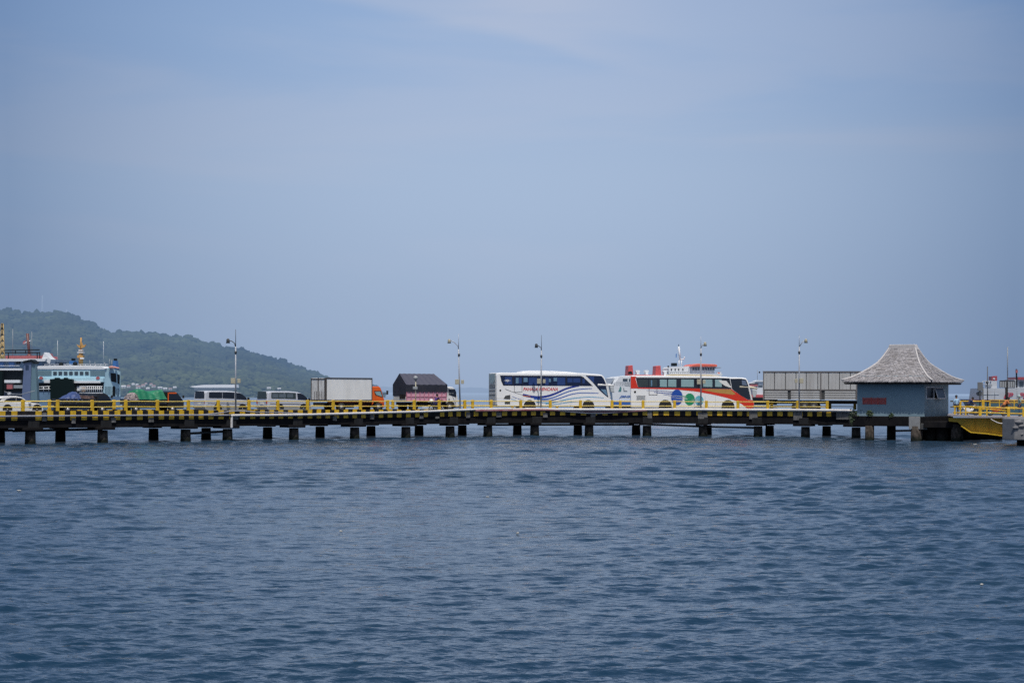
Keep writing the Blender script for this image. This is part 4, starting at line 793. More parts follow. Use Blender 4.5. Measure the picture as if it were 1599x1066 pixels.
def heap(name, label, cat, v, x0, x1, z0, hts, m_, amp=.08, y0=.1, y1=None, group=None):
    """a crumpled sheet over a load: lumpy grid draped between x0 and x1 along the vehicle"""
    y1 = y1 or v.W-.1; nx, ny = 40, 16; V = []; n_ = len(hts)-1
    ph = [random.uniform(0, 6.28) for _ in range(8)]
    for i in range(nx+1):
        f = i/nx; h = np.interp(f*n_, range(n_+1), hts)
        for j in range(ny+1):
            g = j/ny; rim = min(1, math.sin(math.pi*g)*2.2)*min(1, min(f, 1-f)*8+.25)
            w_ = sum(math.sin(f*(7+5*a)+ph[a]+g*(4+3*a))/(a+1.5) for a in range(5))
            V.append(v.side.pt(x0+(x1-x0)*f+.04*math.sin(g*20+f*9), z0+h*rim+amp*w_*(.3+rim*.7), y0+(y1-y0)*g+.04*math.sin(f*31+g*5)))
    Fa = [[i*(ny+1)+j, (i+1)*(ny+1)+j, (i+1)*(ny+1)+j+1, i*(ny+1)+j+1] for i in range(nx) for j in range(ny)]
    V2 = [Vector((p.x, p.y, z0-.12)) for p in V[:1]]
    mb = MB(); mb.add(V, Fa, 0, False); nb = len(V)
    return tag(mb.build(name, m_), label, cat, group)
z = ZR
heap('tarpaulin', 'bright green crumpled tarpaulin covering the load of the pickup', 'tarpaulin', vb, .35, xbb-.05, z+1.12, [.62, .80, .78, .62, .58, .72, .74], greent, .10, -.05, 1.6)
heap('tarpaulin', 'blue crumpled sheet thrown over goods on the black pickup', 'tarpaulin', va, .15, xa-1.3, z+1.05, [.1, .3, .38, .62, .3], bluet, .10, 0, 1.5)
heap('bundle', 'black and white bundle of goods at the tail of the green load', 'bundle', vb, -.15, .75, z+1.05, [.2, .5, .55, .3], mat('bundle_cloth', (.03, .03, .035), .7, dirt=1, dirtcol=(.5, .42, .42), scale=4), .12, -.12, 1.0)
heap('bundle', 'dark bundle of goods beside the cab of the blue sheet pickup', 'bundle', va, xa-1.25, xa-.1, z+1.0, [.4, .35, .3, .5], mat('bundle_dark', (.02, .018, .02), .7, dirt=1, dirtcol=(.09, .04, .035), scale=4), .10, 0, 1.5)
# --- long grey truck
k = lambda *p: K(1160, 560, 8.416, *p)
v = Veh('cargo_truck', 'long grey high sided truck with slatted lower panels beside the hut', 'truck', 1191.3, 1372, -14, 4.2, 2.4)
xb = v.side.xy(1347, 600)[0]; zt = v.side.xy(1230, 580)[1]; zm = v.side.xy(1230, 608.3)[1]; zb = v.side.xy(1230, 623.5)[1]
mb = MB(); mb.lrect(v.side, 0, zb, xb, zt, .06, v.W-.06); mb.build('cargo_body', mat('truck_inner_dark', (.05, .05, .05)), v.o)
pxs = [1191.5, 1209.5, 1226.5, 1243, 1259, 1277, 1281.5, 1294, 1311, 1328, 1347]
for a, b in zip(pxs[:-1], pxs[1:]):
    x0, x1_ = v.side.xy(a, 600)[0], v.side.xy(b, 600)[0]; mb = MB(); mb.lrect(v.side, x0+.03, zm+.05, x1_-.04, zt-.06, -.0, .06); n = max(2, int((x1_-x0)/.28))
    for i in range(1, n): xx = x0+(x1_-x0)*i/n; mb.lrect(v.side, xx-.02, zm+.06, xx+.02, zt-.08, -.03, -.001)
    mb.build('upper_panel', greyp, v.o)
for a, b in ((1194, 1230), (1235, 1280), (1288, 1336)):
    x0, x1_ = v.side.xy(a, 600)[0], v.side.xy(b, 600)[0]; hh = (zm-zb-.05)/4
    mb = MB()
    for i in range(4): mb.lrect(v.side, x0, zb+i*hh, x1_, zb+i*hh+hh*.72, -.02+.01*(i % 2), .06)
    mb.build('drop_side', greyp, v.o)
mb = MB(); mb.lrect(v.side, -.02, zt-.05, xb, zt+.05, -.05, .1); mb.lrect(v.side, -.02, zm-.05, xb, zm+.04, -.04, .06)
for a in (1191.5, 1281, 1337): x0 = v.side.xy(a, 600)[0]; mb.lrect(v.side, x0, zb-.05, x0+.1, zt, -.045, .06)
mb.build('body_frame', mat('truck_frame', (.16, .15, .15), .6, dirt=.5), v.o)
mb = MB(); mb.lrect(v.side, .6, zb-.4, v.L-.4, zb-.08, .4, v.W-.4); mb.lrect(v.side, 3.3, ZR+.5, 4.0, zb-.1, .15, .8); mb.build('chassis', under, v.o)
mb = MB(); mb.lrect(v.side, xb+.1, ZR+.6, v.L, ZR+2.6, .05, v.W-.05); mb.build('cab', mat('truck_cab_green', (.05, .12, .10), .4), v.o, bevel=.12)
v.prism('cab_window', [(1352, 598), (1368, 598), (1368, 610), (1352, 610)], glass, .03, .06)
for px in (1244, 1256, 1270, 1360): v.wheel(px, .5, hub=greyd)
# ------------------------------------------------------------------ guard hut on its own piles
Yh = 171.5; hc = P(1443.5, 650, Yh); AL = R(-31); AR = R(59)
pL = Plane((hc.x, hc.y, 0), AL); pR = Plane((hc.x, hc.y, 0), AR)     # left face runs away to the left, right face away to the right
LL = -pL.xy(1338.5, 620)[0]; LR = pR.xy(1481, 620)[0]; print('hut', LL, LR)
zb = pL.xy(1400, 649.8)[1]; ze = pL.xy(1443, 595.5)[1]; ztop = P(1410, 539.5, Yh+2.6).z
hut = thing('guard_hut', 'blue-grey guard hut with a curved shingle roof on piles at the end of the pier', 'hut', (*pL.pt(-LL/2, 0, LR/2).xy, zb), AL)
mb = MB(); mb.lrect(pL, -LL, zb, 0, ze+.5, 0, .14); mb.lrect(pL, -LL, zb, 0, ze+.5, LR-.14, LR); mb.lrect(pL, -LL, zb, -LL+.14, ze+.5, .14, LR-.14); mb.build('wall', hutm, hut)
# right wall with a real window opening
wx0, wx1 = pR.xy(1446.5, 610)[0], pR.xy(1471, 610)[0]; wz0, wz1 = pR.xy(1455, 621.5)[1], pR.xy(1455, 605)[1]
print('win', wx0, wx1, wz0, wz1)
mb = MB(); mb.lrect(pR, .141, zb, LR-.141, wz0, .0, .14); mb.lrect(pR, .141, wz1, LR-.141, ze+.5, 0, .14); mb.lrect(pR, .141, wz0, max(.2, wx0), wz1, 0, .14); mb.lrect(pR, wx1, wz0, LR-.141, wz1, 0, .14); mb.lrect(pR, -.002, zb, .14, ze+.5, -.002, .002)
mb.build('wall', hutd, hut)
mb = MB(); t_ = .07
mb.lrect(pR, wx0-t_, wz0-t_, wx1+t_, wz0, -.04, .1); mb.lrect(pR, wx0-t_, wz1, wx1+t_, wz1+t_, -.04, .1); mb.lrect(pR, wx0-t_, wz0, wx0, wz1, -.04, .1); mb.lrect(pR, wx1, wz0, wx1+t_, wz1, -.04, .1); xm = (wx0+wx1)/2-.05; mb.lrect(pR, xm-.04, wz0, xm+.04, wz1, -.03, .09)
wf = mb.build('window', framew, hut)
mb = MB(); mb.lrect(pR, wx0, wz0, xm-.04, wz1, .06, .08); mb.build('pane', mat('unlit_pane', (.008, .012, .02), .3, dirt=0, spec=.12), wf)
# open casement swung out on the right half
A0, A1, B1, B0 = pR.pt(xm+.05, wz1, -.06), pR.pt(wx1+.02, wz1, -.06), pR.pt(wx1+.02, wz0-.02, -.34), pR.pt(xm+.05, wz0-.02, -.34)
mb = MB()
for p_, q_ in ((A0, A1), (A1, B1), (B1, B0), (B0, A0)): mb.tube([p_, q_], .045, 4)
cf_ = mb.build('casement', framew, hut); mb = MB(); mb.add([A0, A1, B1, B0], [(0, 1, 2, 3)]); mb.build('pane', mat('casement_glass', (.04, .055, .08), .3, spec=.15), cf_)
# interior back
mb = MB(); mb.lrect(pR, .2, zb+.02, LR-.2, zb+.06, .2, LL-.2); mb.build('floor', under, hut)
x0, x1_ = pL.xy(1348, 625)[0], pL.xy(1383, 625)[0]; z0, z1 = pL.xy(1365, 630.6)[1], pL.xy(1365, 620.6)[1]
mb = MB(); n = 5
for i in range(n): zz = z0+(z1-z0)*i/n; mb.lrect(pL, x0, zz, x1_, zz+(z1-z0)/n*.72, -.05, .02)
for xx in (x0-.04, (x0+x1_)/2-.3, (x0+x1_)/2+.3, x1_): mb.lrect(pL, xx, z0-.03, xx+.05, z1+.02, -.06, -.0)
mb.build('red_vent', ventred, hut)
mb = MB(); mb.lrect(pL, pL.xy(1371, 632)[0], pL.xy(1371, 633.5)[1], pL.xy(1372.5, 632)[0], pL.xy(1371, 631.5)[1], -.05, 0); mb.build('wall_socket', signl, hut)
# roof
ov = .95; cx_, cy_ = -LL/2, LR/2; hx_, hy_ = LL/2+ov, LR/2+ov; rl = 1.10
prof = [(0, 0), (.10, .055), (.20, .115), (.35, .215), (.50, .325), (.60, .41), (.70, .50), (.77, .59), (.84, .70), (.92, .85), (1, 1)]
pt_ = np.array(prof)
def roofp(sx, sy, f):
    """f 0 at the eaves .. 1 at the ridge"""
    s = np.interp(f, pt_[:, 1], pt_[:, 0]); a = hx_*(1-s)+rl*s; b = hy_*(1-s)+.12*s; zz = ze-.05 + (ztop-ze)*f + .22*(1-f)**6*0
    return a, b, zz
HO = Vector((*pL.pt(cx_, 0, cy_).xy, 0)); dx, dy = pL.d, pL.n
def W3(x, y, z): return Vector((HO.x, HO.y, 0)) + dx*x + dy*y + Vector((0, 0, z))
mb = MB(); CR = 25
for c in range(CR):
    f0, f1 = c/CR, (c+1.5)/CR; a0, b0, z0 = roofp(0, 0, f0); a1, b1, z1 = roofp(0, 0, min(1, f1))
    for sd in range(4):
        A0, B0, A1, B1 = (a0, b0, a1, b1) if sd % 2 == 0 else (b0, a0, b1, a1)
        n = max(2, int(2*A0/.27))
        offs = random.uniform(-.5, .5)*.3
        for i in range(n):
            u0, u1 = -1+2*i/n, -1+2*(i+1)/n; g = .012; lift = .085+random.uniform(0, .03); drop = random.uniform(-.02, .03)
            def pt(u, A, B, zz, out_):
                x, y = u*A, -(B+out_)
                for _ in range(sd): x, y = -y, x
                return W3(x, y, zz)
            us = (offs/n if 0 < i else 0); ue = (offs/n if i < n-1 else 0)
            q0, q1 = pt(u0+us+g*.3, A0, B0, z0-drop, lift*.6), pt(u1+ue-g*.3, A0, B0, z0-drop, lift*.6); q2, q3 = pt(u1+ue-g*.3, A1, B1, z1+.0, 0), pt(u0+us+g*.3, A1, B1, z1, 0)
            up = Vector((0, 0, lift)); mb.add([q0+up, q1+up, q2+up*.35, q3+up*.35, q0, q1], [(0, 1, 2, 3), (4, 5, 1, 0)])
rf = mb.build('roof', shingle, hut)
mb = MB(); V = []
for i in range(21):
    a, b, zz_ = roofp(0, 0, i/20); V += [W3(x*a*.985, y*b*.985, zz_-.045) for x, y in ((-1, -1), (1, -1), (1, 1), (-1, 1))]
mb.add(V, [[i*4+k, i*4+(k+1) % 4, i*4+4+(k+1) % 4, i*4+4+k] for i in range(20) for k in range(4)]); mb.build('roof_boards', mat('roof_boards_dark', (.05, .045, .045), .9), rf)
mb = MB()   # underside boards and fascia
a0, b0, z0 = roofp(0, 0, 0); V = [W3(x*a0*.995, y*b0*.995, z0-.06) for x, y in ((-1, -1), (1, -1), (1, 1), (-1, 1))]+[W3(x*a0*.97, y*b0*.97, z0-.2) for x, y in ((-1, -1), (1, -1), (1, 1), (-1, 1))]
mb.add(V, [(7, 6, 5, 4), (0, 1, 5, 4), (1, 2, 6, 5), (2, 3, 7, 6), (3, 0, 4, 7), (0, 3, 2, 1)]); mb.build('eaves', mat('eaves_dark', (.02, .018, .018), .8), hut)
for sx, sy in ((-1, -1), (1, -1), (1, 1), (-1, 1)):
    pts = []
    for i in range(25):
        a, b, zz = roofp(0, 0, i/24); kick = .10*max(0, 1-i/4)**2; pts.append(W3(sx*(a+kick), sy*(b+kick), zz+.09+kick))
    mb = MB(); mb.tube(pts, .085, 6); mb.build('hip_cap', ridgem, rf)
mb = MB(); mb.prism(Plane(W3(0, -.32, 0), AL), [(-rl-.24, ztop-.33), (-rl-.08, ztop+.14), (rl+.08, ztop+.14), (rl+.24, ztop-.33)], 0, .64, px=False); mb.build('ridge_cap', ridgem, rf, bevel=.04)
# platform and piles
mb = MB(); mb.lrect(pL, -LL-.3, 1.28, .35, zb, -.25, LR+.3); pf = mb.build('platform', fascia, hut, bevel=.04)
mb = MB(); x0, x1_ = pL.xy(1421, 660)[0], pL.xy(1438.5, 660)[0]; mb.lrect(pL, x0, 1.05, x1_, zb-.03, -.33, -.2); mb.build('concrete_patch', mat('pale_concrete', (.27, .275, .28), .8, dirt=.6, scale=3), hut, bevel=.03)
mb = MB(); mb.lrect(pL, x1_+.05, 1.02, .35, 1.55, -.31, -.2); mb.build('concrete_beam', mat('dull_concrete', (.075, .075, .075), .8, dirt=.8, scale=4), hut, bevel=.03)
for px, o_ in ((1358, 0), (1378, 2.2), (1412, 4.3), (1431, .1)):
    q = pL.at(px, 670, off=o_); r_ = .55 if px == 1431 else .42; mb = MB(); mb.tube([(q.x, q.y, -2.5), (q.x, q.y, 0), (q.x, q.y, 1.3)], r_, 12, r1=r_*.93); mb.build('pile', pile_f if o_ < 1 else pile_shade, hut)
mb = MB(); a, b = pL.at(1378, 673, off=2), pL.at(1430, 672, off=.8); mb.tube([a, b], .1, 6); mb.build('strut', mat('rust_strut', (.05, .025, .02), .8), hut)
# plants at the foot of the hut wall
def tuft(px, py, n, r, label, off=-.2, hang=0):
    c = pL.at(px, py, off=off); mb = MB()
    for i in range(n):
        d = Vector((random.gauss(0, 1), random.gauss(0, .6), random.gauss(0, 1)-hang)).normalized()*r*random.uniform(.2, 1); p = c+d; a = random.uniform(0, 6.28); s = random.uniform(.06, .15)
        e1 = Vector((math.cos(a), math.sin(a)*.5, random.uniform(-.6, .6)))*s; e2 = Vector((-math.sin(a)*.4, math.cos(a)*.4, random.uniform(.4, 1)))*s*.7
        mb.add([p-e1, p+e2*.6, p+e1, p-e2*.6], [(0, 1, 2, 3)])
    return tag(mb.build('plant', leafm), label, 'plant')
tuft(1336, 648, 420, .75, 'leafy plant overgrowing the corner where pier and hut meet', .1, .5); tuft(1336, 655, 260, .6, 'dark creeper hanging down the last pile of the pier', .1, 1)
tuft(1359.5, 645.5, 160, .32, 'small bush at the foot of the left hut wall'); tuft(1393, 648.5, 90, .22, 'tiny weed growing in the middle of the hut wall foot')
# ------------------------------------------------------------------ movable bridge and dock to the right
Yb = 168; q0 = P(1481, 652, 170); pB = Plane((q0.x, q0.y, 0), R(-14))
zd = pB.xy(1500, 649)[1]; print('bridge z', zd)
br = thing('link_bridge', 'yellow steel link bridge between the hut and the concrete dock', 'bridge', (*pB.pt(4, 0).xy, 0))
kb = lambda *p: K(1460, 605, 10.66, *p)
mb = MB(); mb.prism(pB, kb((225, 500), (1700, 510), (1700, 830), (1110, 800), (890, 768), (600, 742), (440, 630), (380, 575), (228, 560)), 0, .25); mb.build('girder', yellowb, br)
mb = MB(); mb.prism(pB, kb((440, 625), (600, 732), (890, 758), (1120, 790), (1700, 820), (1700, 840), (1110, 806), (890, 775), (595, 750), (432, 640)), -.42, 0); mb.build('bottom_flange', yellow, br)
for x in (885, 660, 1080): mb = MB(); mb.prism(pB, kb((x, 520), (x+9, 520), (x+9, 765 if x > 700 else 735), (x, 765 if x > 700 else 735)), -.12, 0); mb.build('web_stiffener', yellowb, br)
mb = MB(); mb.prism(pB, kb((215, 440), (400, 455), (700, 470), (1120, 482), (1700, 490), (1700, 510), (700, 500), (300, 480), (215, 465)), -.75, 9); mb.build('deck', mat('bridge_deck', (.30, .28, .30), .8, dirt=.5), br)
hose('cable', 'white cable drooping in front of the yellow bridge girder', [(0, 0)], .03, pipew) if False else None
mb = MB(); mb.tube([pB.at(*p, off=-.8) for p in smooth_pts(kb((930, 520), (1000, 560), (1080, 590), (1150, 590)))], .04, 6); tag(mb.build('cable', pipew), 'pale cable drooping over the yellow bridge girder', 'cable')
# railings of the bridge
def rail2(label, pl, off, posts, rails, name='railing', bz=None):
    r = thing(name, label, 'railing', (*pl.at(posts[0][0], 645, off=off).xy, zd))
    for (px, y0, y1, wd) in posts:
        mb = MB(); a, b = pl.at(px, y0), pl.at(px, y1); s = wd*a.y/F/2; x = (a-pl.p).dot(pl.d); mb.lrect(pl, x-s, b.z, x+s, a.z, off-.09, off+.09); mb.build('post', yellow, r, bevel=.03)
    for pts, rr in rails:
        mb = MB(); mb.tube([pl.at(*p)+pl.n*off for p in pts], rr, 6); mb.build('rail', yellow, r)
rail2('near yellow railing of the link bridge, crossing in front of the people', pB, .1, [(1491, 634, 648, 2.2), (1499.5, 634, 648.5, 1.8), (1508, 635, 649, 2), (1530.5, 634, 649.5, 4.5), (1541, 634.5, 649.5, 2.2), (1575, 637, 652, 4.5), (1598, 637, 652, 3), (1630, 637, 652, 3)], [([(1488, 634.5), (1530, 635), (1575, 637.5), (1640, 638)], .065), ([(1488, 644), (1530, 643.8), (1640, 647)], .06), ([(1504, 635), (1575, 641.5)], .05)])
rail2('far yellow railing of the link bridge behind the people', pB, 7.5, [(1496, 626, 641, 4.5), (1533.5, 624.5, 641, 4.5), (1544.5, 625, 641, 2), (1560, 625, 640, 1.5), (1584, 625, 641, 1.5)], [([(1480, 626.8), (1545, 626.8)], .06), ([(1480, 636), (1600, 636.5)], .05), ([(1545, 625.2), (1640, 625.5)], .05), ([(1545, 628.8), (1640, 629)], .05)])
# low posts/fender: pile cluster under the bridge landing
ab = thing('abutment', 'dark concrete abutment on thick piles under the hut end of the yellow bridge', 'abutment', (*pB.pt(.5, 0).xy, 0))
mb = MB(); mb.prism(pB, kb((-190, 560), (440, 570), (440, 675), (-190, 670)), .5, 5); mb.build('cap_beam', fascia, ab, bevel=.05)
for px, o_ in ((1494, .9), (1452, 2.2), (1470, 1.8), (1482, 3.2), (1504, 3.6), (1520, 5.5)):
    q = pB.at(px, 670, off=o_); mb = MB(); mb.tube([(q.x, q.y, -2.5), (q.x, q.y, 0), (q.x, q.y, 1.5)], .55, 12, r1=.52); mb.build('pile', pile_f if px == 1494 else pile_shade, ab)
mb = MB(); mb.prism(pB, kb((240, 780), (1120, 800), (1120, 890), (240, 890)), 5, 6.5); mb.build('shade_sheet', mat('abutment_shadow', (.012, .012, .012), .9), ab)  # near-black sheet stands in for the shade under the bridge
# concrete dolphin at the right edge
Yd = 157; qd = P(1584, 690, Yd); pD = Plane((qd.x, qd.y, 0), R(4)); pDs = Plane((qd.x, qd.y, 0), R(-52))
dk = thing('dock_block', 'massive weathered concrete dock block at the right edge', 'dock', (qd.x+3, qd.y+3, 0))
def zz(py, px=1590): return pD.xy(px, py)[1]
mb = MB(); nx, nz = 26, 8; V = []; zt, zb2 = zz(653), zz(687)
sl_ = -pDs.xy(1565, 670)[0]; print('dolphin', zt, zb2, sl_)
A = pDs.pt(-sl_, 0); Bp = pDs.pt(0, 0); Cc = pD.pt(14, 0); Dd = Cc+Vector((0, 12, 0)); Ee = A+Vector((5, 12, 0))
ring = [A, Bp, Cc, Dd, Ee]
m1 = MB(); m1.add([(*p.xy, zb2) for p in ring]+[(*p.xy, zt) for p in ring], [(4, 3, 2, 1, 0), (5, 6, 7, 8, 9)]+[[i, (i+1) % 5, 5+(i+1) % 5, 5+i] for i in range(1, 5)], 0); m1.f.append([0, 1, 6, 5]); m1.m.append(1); m1.sm.append(False); m1.build('block', [rock, rockf], dk, bevel=.06)
mb = MB()
for i in range(38):
    x = random.uniform(.1, 6); zz_ = random.uniform(zb2+.05, zt-.1); s = random.uniform(.08, .3); q = pD.pt(x, zz_, -.02); mb.ball(q, (s*1.4, .05+s*.2, s*.6), 0, 7, 5, .25)
mb.build('broken_face', rock, dk)
for x, y in ((1.2, 1.2), (4.5, 1.5), (8, 1.5), (2.5, 4)):
    q = pD.pt(x, 0, y); mb = MB(); mb.tube([(q.x, q.y, -2.5), (q.x, q.y, zb2+.1)], .6, 12); mb.build('pile', pilem, dk)
# signs on the dock
def sign(name, label, px, ybase, ytop, boards, r, pm, Y=181, lean=0):
    pl = Plane(P(px, ybase, Y), 0); t = thing(name, label, 'sign', pl.at(px, ybase)); mb = MB(); mb.tube([pl.at(px, ybase), pl.at(px, ytop)], r, 6); mb.build('post', pm, t)
    for (a, b, c, d, m_) in boards:
        mb = MB(); mb.rect(pl, a, b, c, d, -r-.06, -r); bo = mb.build('board', m_, t, bevel=.02)
        if c-a > 9:
            mb = MB()
            for X in (a, (2*a+c)/3, (a+2*c)/3, c-.6): mb.rect(pl, X, b, X+.6, d, -r-.1, -r-.061)
            mb.rect(pl, a, b-.4, c, b+.3, -r-.1, -r-.061); mb.build('board_frame', greyd, bo)
sign('road_sign', 'grey rectangular sign above an oval one, left of the tall thin pole', 1530.2, 645, 597, [(1526, 596.5, 1534.3, 609.8, signm)], .06, greyd)
pl = Plane(P(1530, 645, 181.4), 0); t = thing('oval_sign', 'small oval grey sign below the rectangular one', 'sign', pl.at(1535, 645)); mb = MB(); mb.prism(pl, ell(1529.5, 614.5, 5.4, 3.6, 16), -.1, -.04); mb.build('board', signm, t); mb = MB(); mb.tube([pl.at(1535, 645), pl.at(1535, 604)], .05, 6); mb.build('post', greyd, t)
sign('billboard', 'wide pale double sign on a thick black post in front of the white ferry', 1571.8, 642, 593, [(1560, 594, 1571, 605, signl), (1572.6, 594, 1584, 605, signl)], .13, black)
pl = Plane(P(1542, 650, 180), 0); t = thing('light_pole', 'tall thin dark pole with a small knob standing between the signs', 'pole', pl.at(1542, 650)); mb = MB(); mb.tube([pl.at(1542, 650), pl.at(1542, 572)], .055, 6, r1=.04); mb.build('pole', greyd, t); mb = MB(); mb.ball(pl.at(1541.5, 597), (.13, .13, .16)); mb.build('knob', greyd, t)
# ------------------------------------------------------------------ ferries
def panel(t, pl, name, m_, pts, a, b, bevel=0, kk=None): mb = MB(); mb.prism(pl, kk(*pts) if kk else pts, a, b); return mb.build(name, m_, t, bevel)
def R4(a, b, c, d): return [(a, b), (c, b), (c, d), (a, d)]
def wires(t, pl, name, m_, segs, r=.05, off=0): 
    mb = MB()
    for sg in segs: mb.tube([pl.at(*p)+pl.n*off for p in sg], r, 5)
    return mb.build(name, m_, t)
# pale blue ferry, bow on
pA = Plane(P(163, 640, 350), R(-8)); pA2 = Plane(P(163, 640, 350), R(52))
t = thing('ferry', 'pale blue car ferry with raised dark bow ramp and yellow mast', 'ferry', (*pA.at(110, 640).xy, 0), R(-8))
panel(t, pA, 'hull', snavy, [(58, 612), (163, 613), (161, 650), (64, 650)], 0, 2.5)
panel(t, pA, 'superstructure', sblue, [(57, 577), (163.5, 577), (163.5, 589), (163.5, 597), (120, 595), (90, 594), (58, 598)], 0, 2.5)
panel(t, pA, 'bridge_roof', swhite, [(54, 574), (60, 571.5), (110, 570.5), (160, 571.5), (166, 575), (163, 577.2), (56, 576.8)], -.12, 3, .1)
panel(t, pA, 'bulwark', sblue, [(57, 590), (64, 592), (75, 598), (83, 597.5), (83, 594), (120, 594), (120, 596.5), (140, 597.5), (163, 596), (163, 590)], -.5, 0)
for i in range(8): panel(t, pA, 'window', sglass, R4(83.2+i*8.3, 580, 88.8+i*8.3, 585.6) if i < 7 else R4(83.2, 600, 83.3, 600.1), -.06, .02) if i < 7 else None
panel(t, pA, 'side_screen', steal, R4(59, 578.5, 80.5, 586.5), -.06, .02); panel(t, pA, 'side_screen', steal, R4(141, 578.5, 164, 587), -.06, .02)
for x in (66, 154.5): panel(t, pA, 'round_emblem', spink, ell(x, 590, 3, 2.3, 14), -.6, -.5)
panel(t, pA, 'car_deck_shade', sdark, [(60, 597.5), (162, 597), (160, 612), (61, 612)], -.02, .05)  # flat near-black panel stands in for the shade inside the car deck
panel(t, pA, 'inner_canopy', swhite, R4(118, 594.5, 159, 597.8), -.7, -.5); panel(t, pA, 'inner_canopy', swhite, R4(71, 593, 83, 597.5), -.7, -.5)
panel(t, pA, 'bow_ramp', sgreen, [(83, 592), (90, 591.5), (91, 589.5), (96, 589.5), (97, 591.5), (104, 591.5), (105, 589.5), (109, 589.5), (110, 591.5), (118, 592), (119, 600), (122, 612), (124, 630), (84, 630)], -1.6, -.9)
wires(t, pA, 'railing', swhite, [[(60, 604), (83, 603)], [(60, 607.5), (83, 607)], [(61, 598), (61, 612)], [(70, 604), (70, 611)], [(78, 604), (78, 611)]], .07, -.6)
wires(t, pA, 'railing', swhite, [[(126, 603), (162, 603)], [(126, 607), (162, 607)], [(126, 613.5), (162, 613.5)]] + [[(x, 603), (x, 613.5)] for x in range(127, 162, 3)], .06, -.6)
panel(t, pA, 'deck_goods', syellow, R4(128, 602.5, 134, 611), -.3, -.1); panel(t, pA, 'deck_goods', mat('ship_cream', (.5, .45, .32), haze=Dz), R4(148, 602.5, 158, 606), -.3, -.1); panel(t, pA, 'deck_goods', swhite, R4(121, 603, 128, 610), -.3, -.1)
panel(t, pA, 'lower_bow', sblue2, [(60, 611), (84, 611), (84, 640), (64, 640)], -.4, 0)
for i, (a, b, c, d) in enumerate(()): pass
panel(t, pA2, 'side_wall', sblue, [(163, 577), (172, 574), (188, 580), (187.5, 650), (163, 650)], 0, 9)
for pts in ([(172.5, 582), (181, 583), (181.5, 597), (173.5, 595)], [(183, 584), (187, 585), (186.5, 600), (183.5, 598)]): panel(t, pA2, 'side_window', sdark, pts, -.06, .02)
panel(t, pA2, 'doorway_shade', sdark, [(175.5, 604), (178, 602), (180, 605), (180, 622), (175.5, 622)], -.06, .02)  # near-black panel paints the shade inside the door
for i in range(5): panel(t, pA2, 'side_slot', steal, R4(164.2+i*2.1, 603, 165.2+i*2.1, 616), -.05, .02)
for i in range(2): panel(t, pA2, 'side_slot', steal, R4(182+i*2.6, 606, 183+i*2.6, 618), -.05, .02)
panel(t, pA2, 'side_hull', sblue2, [(163, 618), (188, 619), (187, 650), (163, 650)], -.1, 8.9)
panel(t, pA, 'lifeboat', mat('ship_boat_red', (.6, .28, .22), haze=Dz), [(168, 573), (172, 571), (180, 572), (183, 575), (170, 575)], .2, 1.5, .1)
wires(t, pA, 'mast', syellow, [[(113.5, 571), (113.5, 545)]], .42, 4); wires(t, pA, 'mast', syellow, [[(113.5, 546), (114, 526)]], .16, 4)
panel(t, pA, 'mast_wings', syellow, [(107.5, 537), (110, 538.5), (113, 537.5), (114.5, 532), (116.5, 537.5), (119, 538.5), (122, 536.5), (120, 540.5), (116, 542.5), (112, 542.5), (109.5, 540.5)], 3.9, 4.2)
panel(t, pA, 'mast_platform', syellow, R4(109.5, 554, 118, 558), 3.5, 4.5); panel(t, pA, 'radar', swhite, R4(109.5, 548.8, 119, 550.2), 3.5, 4.4); panel(t, pA, 'radar', swhite, R4(111.5, 545.4, 117.5, 547), 3.5, 4.4); panel(t, pA, 'radar', swhite, R4(115, 557.5, 120.5, 560), 3.2, 3.6)
wires(t, pA, 'antenna', swhite, [[(77, 566), (77, 530)]], .03, 4); wires(t, pA, 'antenna', swhite, [[(149.5, 570), (149.5, 532)]], .03, 4); wires(t, pA, 'antenna', sgrey, [[(131, 571), (131, 562)], [(162, 571), (162, 560)], [(165.5, 573), (165.5, 562)], [(139, 571), (139, 565)], [(154.5, 571), (154.5, 565)]], .06, 3)
wires(t, pA, 'roof_rail', swhite, [[(60, 568.5), (160, 568.5)]]+[[(x, 571), (x, 568.5)] for x in range(60, 162, 8)], .04, 3)
panel(t, pA, 'funnel', sbright, [(174.5, 575), (175.5, 563), (179.5, 563), (181.5, 577)], .3, 1.6); panel(t, pA, 'funnel_top', sdark, R4(176, 559.5, 179, 563), .5, 1.4)
panel(t, pA, 'funnel', sbright, [(82, 569), (83, 562), (90, 562), (91, 568)], 8, 10); panel(t, pA, 'vent', sdark, R4(84.5, 558, 88, 562), 8.5, 9.5); mb = MB(); mb.ball(pA.at(111, 568, 2), (.45, .45, .45)); mb.ball(pA.at(89, 568.5, 2), (.4, .4, .4)); mb.build('searchlight', sdark, t)
# ferry behind at the left edge
pE = Plane(P(0, 640, 400), R(-5))
t = thing('ferry', 'white and red decked ferry at the left edge with rust red mast', 'ferry', (*pE.at(20, 640).xy, 0))
panel(t, pE, 'hull', snavy, [(-120, 612), (57, 612), (57, 650), (-120, 650)], 0, 18); panel(t, pE, 'car_deck', sdark, [(-120, 578), (52, 578), (55, 613), (-120, 613)], 0, 18)
panel(t, pE, 'upper_deck', sblue2, [(-120, 563), (66, 563), (62, 577), (-120, 577)], .5, 16); panel(t, pE, 'deck_slab', swhite, [(-120, 560.5), (74, 560), (72, 564), (-120, 564.5)], -.8, 17); panel(t, pE, 'deck_slab', swhite, R4(-120, 575, 36, 578), -.8, 17)
panel(t, pE, 'top_house', spink, [(6, 555), (60, 555), (62, 560), (6, 560)], 1, 12); panel(t, pE, 'top_house', spink, [(64, 554), (67, 551), (70, 560), (62, 560)], 1, 6)
